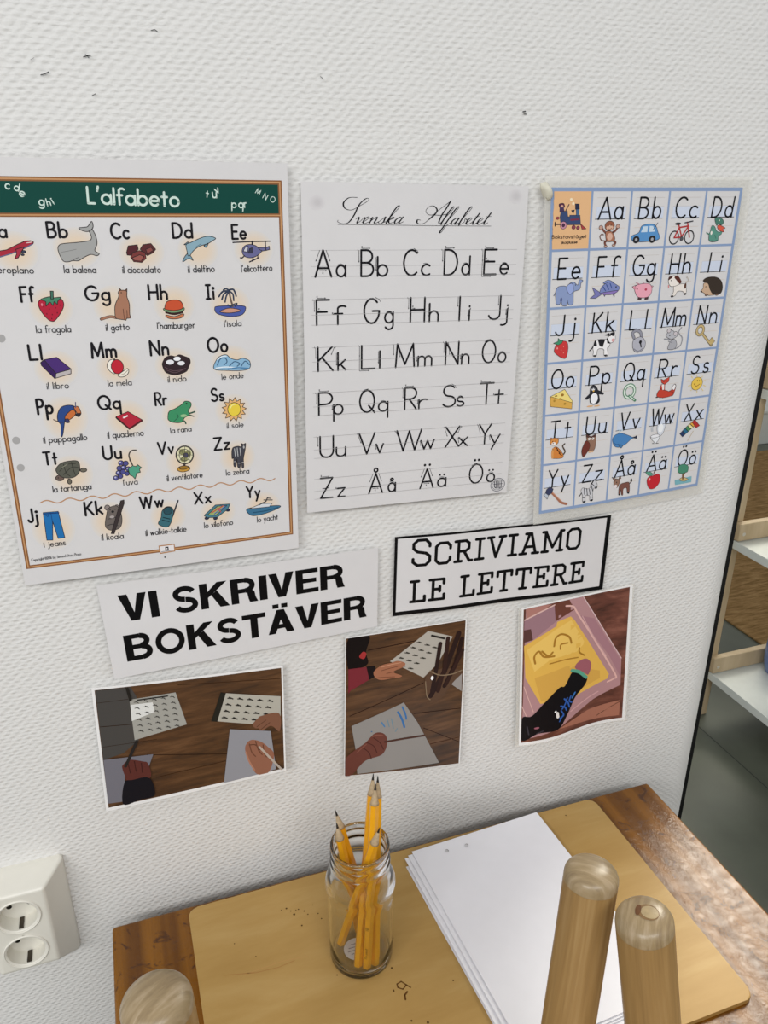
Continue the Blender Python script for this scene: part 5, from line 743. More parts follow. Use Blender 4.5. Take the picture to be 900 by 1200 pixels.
RPIC = {
'train_picture': 'E f4e4c4 20.6 9.7 1.42 1.35;E f4e4c4 22.9 13.2 1.31 1.36;b 5a3048 8.1 13.8 10.7 12.9 13.2 13.3 13.9 16.2 9.4 16.9;E d8a890 11.2 15.4 1.42 1.16;P 4a3a5c 8.9 16.2 12.9 16.2 14.6 20.7 8.9 20.6;S 3c2c40 0.86 15.2 19.5 18.5 13.9;p 3c4c74 9.6 24.5 10.5 19.9 17.1 19.5 17.9 24.4 19.8 24.4 19.7 23.1 30.6 23.2 31.9 31.5 10.9 31.4;p 4c6c94 26.1 17.9 29.2 17.9 29.4 23.6 26.7 23.5;p 2a3048 25 13.4 29.2 13.6 29.7 17.9 25.4 18.1;p 2a3048 21.2 19 24.5 18.6 23.3 21.9;P 7c3448 20.4 26.4 30 26 30.4 27.5 20.8 28;e c48ca0 13.6 31.7 3.35 3.26;e 50304c 13.6 31.7 1.44 1.48;e 8c4454 24.5 33.6 1.94 1.69;e 8c4454 29.1 34.1 1.7 1.5;p a84444 31.5 30.5 38 35.2 33.4 35.5;e a84450 7.3 25.5 1.66 1.17;l 2a2830 1.08 4.7 30.7 10.6 30.8;l 2a2830 1.08 4.9 29.1 5 32.1',
'monkey_picture': 's 7c4c40 2.04 59.3 39.1 57.2 37.2 54.7 34.9;s 7c4c40 2.05 67.3 38.8 70 37.4 72 34.6;e c49c8c 53.9 34.4 2.11 1.92;e c49c8c 72.4 33.6 2.15 1.84;s 6c4438 0.91 59.5 46.4 55.4 45.7 53.4 42.5 54.9 40.4 57.2 40.8;s 7c4c40 2.05 61.7 46.2 59.1 47.8 60.6 50.9;s 7c4c40 2.06 67.5 45.9 71 48.1 69.5 50.5;e c49c8c 60.4 51.5 1.77 1.04;e c49c8c 69.2 50.5 1.78 1.04;b a87058 59.3 39.1 62.3 37.6 66.8 39 70.1 44.4 67.6 47 61.2 46.4;E d8b09c 64.2 42.7 3.03 3.29;e 985e46 63.3 33 5.26 4.27;E d8b098 63.5 34.7 3.76 2.24;E 222222 61.9 32.8 0.5 0.61;E 222222 64.7 32.6 0.5 0.61;s 6c3428 0.45 61.5 35.4 63.6 36.1 65.7 35.1',
'car_picture': 'E d8d8dc 121.8 43.3 2.48 1.49;b 5a92c8 88.4 43.1 96.4 39.7 99.9 33.2 113.1 32.7 118.2 39.4 119.2 46.7 93.7 48.1;P c8dae8 98.8 39.5 101.2 34.2 106 34 106 39.4;P c8dae8 108.2 39.4 108.1 33.8 112 33.9 115.1 39.1;e 26262a 94.1 46.1 3.63 3.18;E a8a8ac 94.1 46.1 1.51 1.47;e 26262a 112.4 46.1 3.69 3.22;E a8a8ac 112.4 46.1 1.54 1.48;l 33333a 0.55 112.5 37.3 117.2 31.1',
'bicycle_picture': 'o 2c2c30 1.12 137.9 45.2 5.34 6.02;o 2c2c30 1.14 155.9 45.1 5.42 6.09;l b43c3c 1.4 137.9 45.2 142.8 35.9 153.6 34.6 146.4 44.9 137.9 45.2;l b43c3c 1.39 141.9 33.7 147.1 45.4;l b43c3c 1.4 151.8 31.1 156.2 45.1;e 33333a 140.8 32.4 3.12 0.99;l 33333a 1.12 148.8 31.6 152.5 31.1 158 30.2;e 55555a 146.9 46.4 1.9 2.02',
'dragon_picture': 's 4c7c6c 1.12 182.5 43.7 179.3 42.8 176.3 41.4;b 5c9484 181.4 49.7 179.5 43.6 180.7 39.8 181 36.3 182.6 34.6 185.7 36.4 188.3 39.9 192.4 41.3 194.9 39.6 194.7 43.1 191.4 45 190.9 49.7;b d85c48 188.4 35.8 190.6 34.3 195.1 35.9 198.5 37.5 195.6 38.5 197.7 41 193.1 40.2 190.3 38.7;b 4c7c6c 184.2 27.8 188.7 27 193.8 29.2 195.3 32.5 192.8 34.4 189.3 33 187.6 34.7 185.4 31.9;E f0e8e0 182.2 41.7 1.12 1.76;E 222222 183 37 0.56 0.44;E f0f0e0 189.8 30 0.7 0.66;S 3c6c5c 0.62 186.7 43.8 188.7 47.1;E 3c5c50 183.6 49.6 1.68 0.67;E 3c5c50 189.7 49.5 1.69 0.67',
'elephant_picture': 's 55607c 0.8 10.6 88.9 8.3 91.8 6.7 94.4;b 8c9cc4 9.4 100.4 8.3 92 10.5 86.8 16.7 85.9 21.7 86.8 23 84.1 27.7 82.8 32.3 85.7 33.8 81.1 37.4 81.5 37 83.4 35.8 84 34.7 89.6 28.5 91.7 28.1 96.1 28 103.1 23.3 103.5 21.7 99.2 21.5 104 16.5 104 15 99.9 13.4 102.8 9.9 102.4;b 9cacdc 20.4 89.4 21.6 85.2 26.3 84.2 27.7 90.6 24.1 94;E 222222 29.9 85.6 0.5 0.53;E 566088 14.9 98.6 1.26 2.12',
'fish_picture': 'p 7c7cb4 58.8 94.2 48.7 88.8 52.2 95.4 46.8 98.7 53.3 99.1 59.2 96;b 8494c8 60.6 85.4 65.8 82.5 71.7 85.1;b 7c88bc 57.6 94.5 58.9 89.2 63.5 85.6 69.2 84.4 77 87.9 79.6 90.2 77.3 93.8 69.7 96.2 61.8 95.6;b 8c78b8 58.3 94.6 66.8 93.5 78 92.9 74.8 95.4 69.7 96.4 62.5 95.9;S 34508c 0.95 60.9 88.6 63.9 92.5;S 34508c 0.95 64.4 86.7 67.4 91.4;S 34508c 0.95 68.5 86 70.7 90.2;E 222222 75.6 89.4 0.79 0.76;p 8c78b8 61.8 95.6 64.4 95.7 63.3 97.8;p 8c78b8 72.2 95.7 74.3 95.1 74.4 98.8',
'pig_picture': 's c08090 0.79 98.7 86.2 104 88.4 107.9 87.1;p e4a4b0 94.4 90 98.6 88.8 98.8 93.6;p e4a4b0 115.5 89.8 119.2 90.5 117.1 93;b eca8b8 97.6 93.4 98.3 89.3 105.4 87.7 114.2 88.1 117.9 92.6 116.9 98.5 111.4 101.3 102.5 100.4 99.2 96.7;p 4c3438 102.6 100.9 106.4 101.1 106.3 102.9 102.2 102.7;p 4c3438 110.7 101.2 114.6 101 114.3 102.9 110.4 103.1;E b84058 110.7 93.4 1.47 1.21;E 3a2a2c 100.4 92.3 0.73 0.96;E d08898 97.7 91.6 1.75 1.2',
'dog_picture': 's c8c0b8 1.24 158.7 89.6 161.6 86.3 159 83.5;b ece4dc 144.3 91.6 150.1 90.2 157.7 90.5 160.5 97 159.6 100.8 156 97.5 149.6 97.2 147.1 101 142.5 102.4 144.6 97.7;b f0e8e0 136.8 86.2 138.5 82.7 144.3 81.5 149.4 83.8 151.1 89.2 145.8 91.7 139.7 91.4;B 5c3028 143.7 82.9 147.6 81.6 153 87.6 150.9 89.5 146.1 85.7;B 4c2c28 136.5 85.5 137.5 82.2 141.7 82.4 139.1 84.6;E 33302e 143.5 101.7 1.83 0.99;E 33302e 159.2 100.1 1.69 1.12;E 5c3c30 158.3 92.2 1.38 2.73;s e08888 1.08 137.6 90.8 138.2 93;E 222222 140.2 86.1 0.6 0.61',
'hedgehog_picture': 'b ccac90 181.3 90.6 187 91.3 191.7 98.5 200.2 102.1 189.1 103.1 182.3 100 178.6 98.6 181.2 95.5;b 3a3028 180 88.3 184.3 85.1 195.2 85 203.1 89.1 206.3 96.7 203.9 102.3 195.1 101.9 190.2 97.1 186.6 91.1;E 222222 179.8 98.9 0.94 0.76;E 222222 184.4 94.2 0.63 0.63;e 8c6c58 186.6 102.4 1.89 1.02;e 8c6c58 200 102.6 1.92 1.03',
'red_strawberry_picture': 'b cc3c3c 9.7 147.2 11.5 141.6 17.1 138.1 23.6 139.2 25.3 146 23.3 154.8 18 153.9 12.7 150.6;E f0a0a0 13.1 144.6 0.78 1;E f0b8a0 17.6 146.5 0.39 0.45;E f0b8a0 20 143.3 0.39 0.45;E f0b8a0 20.4 149.5 0.39 0.45;p 44906c 8.5 139.4 13.5 138 13.6 134.9 16.5 137.5 19.1 136.9 18.2 139.7 14 141.6',
'cow_picture': 's 26262a 1.11 54.5 145 52.6 147.8 50.3 149.7;b f2f0f0 54.1 147.6 55.9 141.7 60.4 139.3 68.4 139.9 74.2 141.5 72.6 147.3 70.9 148.5 72.1 156.1 67.9 155.8 66.6 149.5 59.9 149 58.6 155.5 54.8 155.2 55 151.4;B 222226 54.5 145 56.2 139.7 58.5 145.3;p 222226 59 139.2 67.4 140.1 65.3 146.9 61.8 146;p 222226 69.4 139.1 73.9 138 73.7 144.1 70.7 143.7;b f0eeee 70.7 138 77.4 134.9 79.5 139.8 76.6 143.2 73 143;p 222226 67.2 135.5 71.4 133.8 73.8 136.7;b 222226 73 134.4 78 133.4 77 136.9;E dca4a4 76.9 141 1.77 1.72;E 33302e 56.6 155.1 1.9 0.81;E 33302e 69.6 155.7 2.05 0.81',
'padlock_picture': 's 55555c 3.31 102 140.5 99.9 135.5 104.4 133.3 109.4 135.6 111.2 141.1;S 9494a0 2.29 102 140.5 99.9 135.5 104.4 133.3 109.4 135.6 111.2 141.1;b b4b4be 100.9 147.3 102.4 142.3 110.8 140.2 116.5 145.9 115.1 152.8 108.5 155.8 103.1 153.3;E 18181c 110.3 145.4 1.69 1.76;l 18181c 1.42 110.4 146.1 111.7 150.4;S 84848e 1.03 103 151.8 108.3 154.6 114.3 152.1',
'mouse_picture': 's 94949a 1.16 155.3 155.7 161.5 152.5 162.6 144.9 157.2 138.9 160.2 134;s 94949a 1.29 146.8 145.5 140 144.5;b acacb2 145.4 153.9 148.9 146.2 153.9 146.3 156.6 151.9 153.8 155.8 147.5 156;b b8b8be 143.1 138.2 146.1 135.1 153.1 138.9 155.8 142.4 149.1 145.2 142.1 142.2;e ccc4c8 144.7 136.3 2.34 2.19;e ccc4c8 153.2 139.8 2.52 2.08;E 222222 146.3 141.2 0.78 0.65;S 94949a 1.01 149.6 148.8 145.6 147.2',
'key_picture': 'l 5c4c30 2.93 188 141.9 202.5 155.6;p c4ac74 197.6 152.6 201.8 147.2 206.5 151.7 201.8 156.3;o 5c4c30 3.07 185 138.7 4.36 4.75;o c8b07c 2.04 185 138.7 4.36 4.75;l c8b07c 1.91 188 142.2 201.9 155',
'cheese_picture': 'p dcac54 7.9 192.2 33.5 200.2 33.4 207.3 8.4 202.5 7.6 197.4;p f2dc84 7.9 192.2 23.9 186.3 34 199.7 33.3 200.8;E a07830 14.2 192.2 1.61 0.82;E a07830 21.5 191.8 1.89 1.41;E b08838 19.1 195.6 1.89 0.94;E b08838 24.9 201.2 1.5 1.31;E b08838 12.5 197 1.21 1.29',
'penguin_picture': 'E dcb084 55.2 206.8 3.93 0.85;E dcb084 63.7 207.2 3.67 0.85;p 2a2c34 54.5 193.1 47.8 198.6 51.1 199.4 55.8 196;p 2a2c34 62.5 190.3 71 194.5 70.2 196 64.8 195;b 2a2c34 53.9 195.8 54.3 187.6 57.6 185.1 62 188.1 65.2 196.7 66.1 202.8 61.3 205.4 55.3 203.6;E f2f2f6 59.4 199.1 4.48 5.55;E e0e0e4 57.7 189.5 1.94 1.43;E d8a848 58.1 191.1 0.97 0.96;E 222222 56.9 188.8 0.42 0.48;E 222222 58.8 188.9 0.42 0.48',
'green_letter_picture': 'o 5c886c 3.61 102.5 195.9 6.37 6.65;o dce8dc 1.6 102.5 195.9 6.37 6.65;l 5c886c 2.95 102.8 200.8 110.6 206.2;l dce8dc 1.07 103.4 201.3 109.3 205.3',
'fox_picture': 'l 4a2020 1.24 137.7 205.9 141.1 205.5;l 4a2020 1.25 142.8 206.7 143.5 205.2;l 4a2020 1.25 146.7 207.1 147.4 205.9;b c44434 153.6 201.3 157.4 199.2 159.9 193.7 162.3 195.9 160.8 203.5 158.8 206.3 154.1 205.1;b f0ecec 157.1 197.2 160.5 193.8 161.9 196.5 160 200.2;b c44434 138.7 205 139.2 199.9 143.6 197.6 154.1 201.1 159.1 202.1 159 205.8 147.6 207.2;p c44434 141.1 196.6 142.8 192.1 147.3 192.5 148 199.5;P ece4e0 143.1 192.4 146.4 192.7 146.9 198.4 144.9 198.5;p cc4838 141.4 186.4 144.9 188.1 152.4 185.2 151.9 190 147 193 142.6 190.4;E 222222 145.4 189.7 0.6 0.5;E 222222 148.9 189.2 0.6 0.5',
'smiling_sun_picture': 'l e4cc7c 0.7 189.2 188.5 188.8 186.3;l e4cc7c 0.7 183.8 189.5 181.6 187.3;l e4cc7c 0.71 195.2 190.6 197 188.8;l e4cc7c 0.7 181.6 192.8 178.4 191.5;l e4cc7c 0.71 198.6 194.4 201.6 193.7;l e4cc7c 0.71 182.1 197.2 179.1 197.8;l e4cc7c 0.72 199.7 198.9 203 200.1;l e4cc7c 0.71 185.2 201.4 183.4 203.2;l e4cc7c 0.72 198 202.7 200.5 205;l e4cc7c 0.71 191.9 204.1 192.3 206.4;e eac454 190.5 196.2 7.47 7.12;E 33281c 190.5 193 0.62 0.77;E 33281c 193.2 193.3 0.62 0.78;s 8a5a20 0.71 186.4 196 189.9 198.9 194.5 197',
'tiger_picture': 's 4c3c2c 1.47 25.3 256 28.2 252.2 25 246.3 27.3 243.7;b d48440 12.8 248.2 16.1 245.7 20.4 247.9 25.8 254.8 25.2 258.7 16.8 258.4 12.6 257 13.4 252;s dc9c5c 2.63 13.8 247.8 12.9 251.9 13.4 256.9;s 4a2a1a 0.92 17 246.3 19.6 249.6;s 4a2a1a 0.92 18.5 249.4 22.3 252.9;s 4a2a1a 0.93 20.9 253 24.4 255.9;e d48c4c 10.7 236.5 1.38 1.1;e d48c4c 18.7 237.5 1.39 1.1;e d8904c 14.7 239.9 4.99 4.05;E f0eae4 14 242.2 2.5 1.72;E 222222 12.8 239.6 0.55 0.61;E 222222 16.3 239.6 0.56 0.61;E 5c2c20 13.4 241.7 0.83 0.49',
'owl_picture': 'b 92705e 53.8 242.5 53.1 237.5 58.9 239.9 63.9 238.1 65.3 245 64.6 253.6 60.3 256.4 55.5 253.7;b 70362f 53.5 243.5 58.1 247.8 57.2 253.9 51.2 261 48.5 255.3 49.8 249.2;p 5a3a34 52.7 236.2 58.9 239.8 64.6 237.4 64 240.3 59 241.4 53.8 239.6;E f0e8e0 57 241.9 1.58 1.38;E f0e8e0 61.4 242.2 1.59 1.39;E 222222 57.1 241.9 0.58 0.63;E 222222 61.2 242.2 0.58 0.63;E d8b08c 58.6 256.4 1.75 1.02;E d8b08c 62 256.3 1.46 1.02',
'blue_whale_picture': 'S b4ccdc 0.96 93.6 239.7 95.4 237.9 92.9 236.3;S b4ccdc 0.83 95.4 237.9 98.5 237.2;p 333c50 109.6 246.9 115.2 246.6 117.4 245.6 118.1 249 115.3 248.2;b 4c84bc 86.4 246.6 88.9 241.9 96.3 240.5 105.4 243.6 111.6 246.7 114.7 247.6 110.4 248.8 103.6 253.6 95 255.9 89.1 253.3;b 4478a8 94.7 253.1 98.1 257.2 100.1 254.4;S 2c5080 0.55 88.6 250.4 91.7 252.3 94.6 252.2',
'toilet_picture': 'P b8bcc2 135.1 238.6 138.1 238.2 138.9 243.7 136.1 243.8;b d8dce4 143.7 237 149 236.9 154.6 237.3 152.8 246.3 148.5 250.1 144.6 245.3;E f2f4f6 148.7 241.1 3.41 4.84;b e6e8ec 136.3 249 147.6 249 147.3 254.4 144.6 257.2 147.8 258.1 139.3 257.5 142 256.6 138.8 253.4;e eaeaee 142.1 249.3 6.26 1.94',
'chime_bars_picture': 'l c4b49c 0.82 188.5 260.7 194.9 250.2;p 283c64 176.1 251.1 179.1 248.3 184.1 252.5 180.5 255.2;p 2c6c8c 179.3 247.9 182.3 245.4 187.7 250.1 184.3 252.3;p 4c8c5c 182.6 245.1 185.4 243.1 191 247.6 187.9 249.9;p e8dca0 185.6 242.9 188.2 241.3 194.1 245.6 191.3 247.4;p e0a848 188.5 241.1 190.8 239.7 197 243.7 194.4 245.4;p b43434 191.1 239.4 194.6 237 202.9 244.9 198.1 247',
'axe_picture': 's a87058 2.73 13.1 294.4 20.6 302.3 26.7 308.7 33.5 311.6;S d0a088 0.82 14 294.3 21.1 301.3 27.2 307.5;p bcc4d0 4.5 297.2 7.5 295.1 10.8 298.2 9.3 302.6;p 3c4260 7.9 291.6 11.4 289 16.1 292 14.6 296.4 10.5 298.4 6.7 295.2',
'grey_zebra_picture': 's 33333a 1.13 52.2 300.7 50.7 303.3 48.8 305.6;b ccccd0 51 299.2 53.1 296.1 60.8 298.1 64.4 292.1 67.4 289.1 71.1 294.4 70.9 299.1 67.3 298.5 66 304.1 66.7 312.4 63.1 311.9 62.1 306.4 57 305.6 57 313 53.7 312 53.2 305;s 3a3a40 0.98 54.9 297.2 55.7 303.8;s 3a3a40 0.99 58.1 297.6 59.4 305.5;s 3a3a40 0.99 61.5 298.8 62.8 304.9;s 3a3a40 0.99 64.1 295.9 66.1 301.5;s 3a3a40 0.85 65.1 293.5 68 296.5;l 3a3a40 0.71 53.6 307.5 56.9 308;l 3a3a40 0.71 63.1 308.3 66.4 308.8;s 222226 1.41 63.1 294.5 64.7 291.6 66.8 288.8;E 33333a 69.9 298.1 1.51 1.47;E 222226 55.8 312.3 1.96 0.94;E 222226 65.2 311.9 1.98 0.95',
'donkey_picture': 's 4a3432 1.17 112.7 299.9 115.5 299.2 117 297.2;E 222226 116 296.4 1.26 1.92;b 7c5248 102.3 299 107 298.2 113.5 299.1 114.9 310.9 112.2 310.5 110.5 304.6 106.3 305.3 106.4 312 104.6 311.7 103 305.8 102.4 311.6 100.5 310.5 100.4 301.4;b 92705f 92.7 293.6 95.8 291.7 100.3 294.8 99.4 300.2 96.9 302.5 93.7 300.4;E e4dcdc 95.5 300.7 2.17 2.17;p 92705f 89.8 289 95.5 292.2 93.7 294.6;p 92705f 100.2 288.4 102.1 292.1 98.4 293.7;E 222226 96.5 296.1 0.62 0.68;E 222226 101.6 311 1.41 0.83;E 222226 113.3 310.7 1.42 0.83',
'red_apple_picture': 's 5a3a2a 1.09 146.2 294.3 146.5 291.8 147.9 289.4;b c42a34 137.7 299.7 140 296.1 145.6 295.4 152.7 294.5 155.8 298.7 155.2 306.1 149.5 311.1 143.4 310.8 139.4 306.2;b 5c9c84 134.7 290 140.7 290.3 145.1 294.1 139.8 294.6;E eca4a8 141.1 299.3 1.32 1.66',
'island_tree_picture': 'P 7cb2bc 177.6 305.9 202 304.8 202.7 312.3 179.1 312;b ccb47c 184.3 306.7 189.1 304.1 197.5 308 191.4 309.3;S 7c5c40 2.56 189.4 305.9 188.4 298.5;S 7c5c40 1.42 189 301.7 191.5 299.2;b 4c8c72 180.5 293.6 181.9 288.8 187.9 288.1 194.7 291.8 194.9 298.2 191.5 298.9 188.3 299.5 182.2 297.8'}
RTRAIN = [('Bokstavståget', 2.22, 43.16, 2.98, 36.58, -0.00, 0.16), ('Skolplus.se', 11.82, 47.87, 2.31, 17.25, -0.01, 0.18)]
VLINES = [('VI SKRIVER', 15.78, 38.38, 26.14, 215.35), ('BOKSTÄVER', 14.32, 78.11, 26.28, 240.22)]
CLINES = [('SCRIVIAMO', 19.40, 34.59, 23.41, 199.37, 1.22), ('LE LETTERE', 19.29, 76.72, 23.62, 208.49, 1.00)]
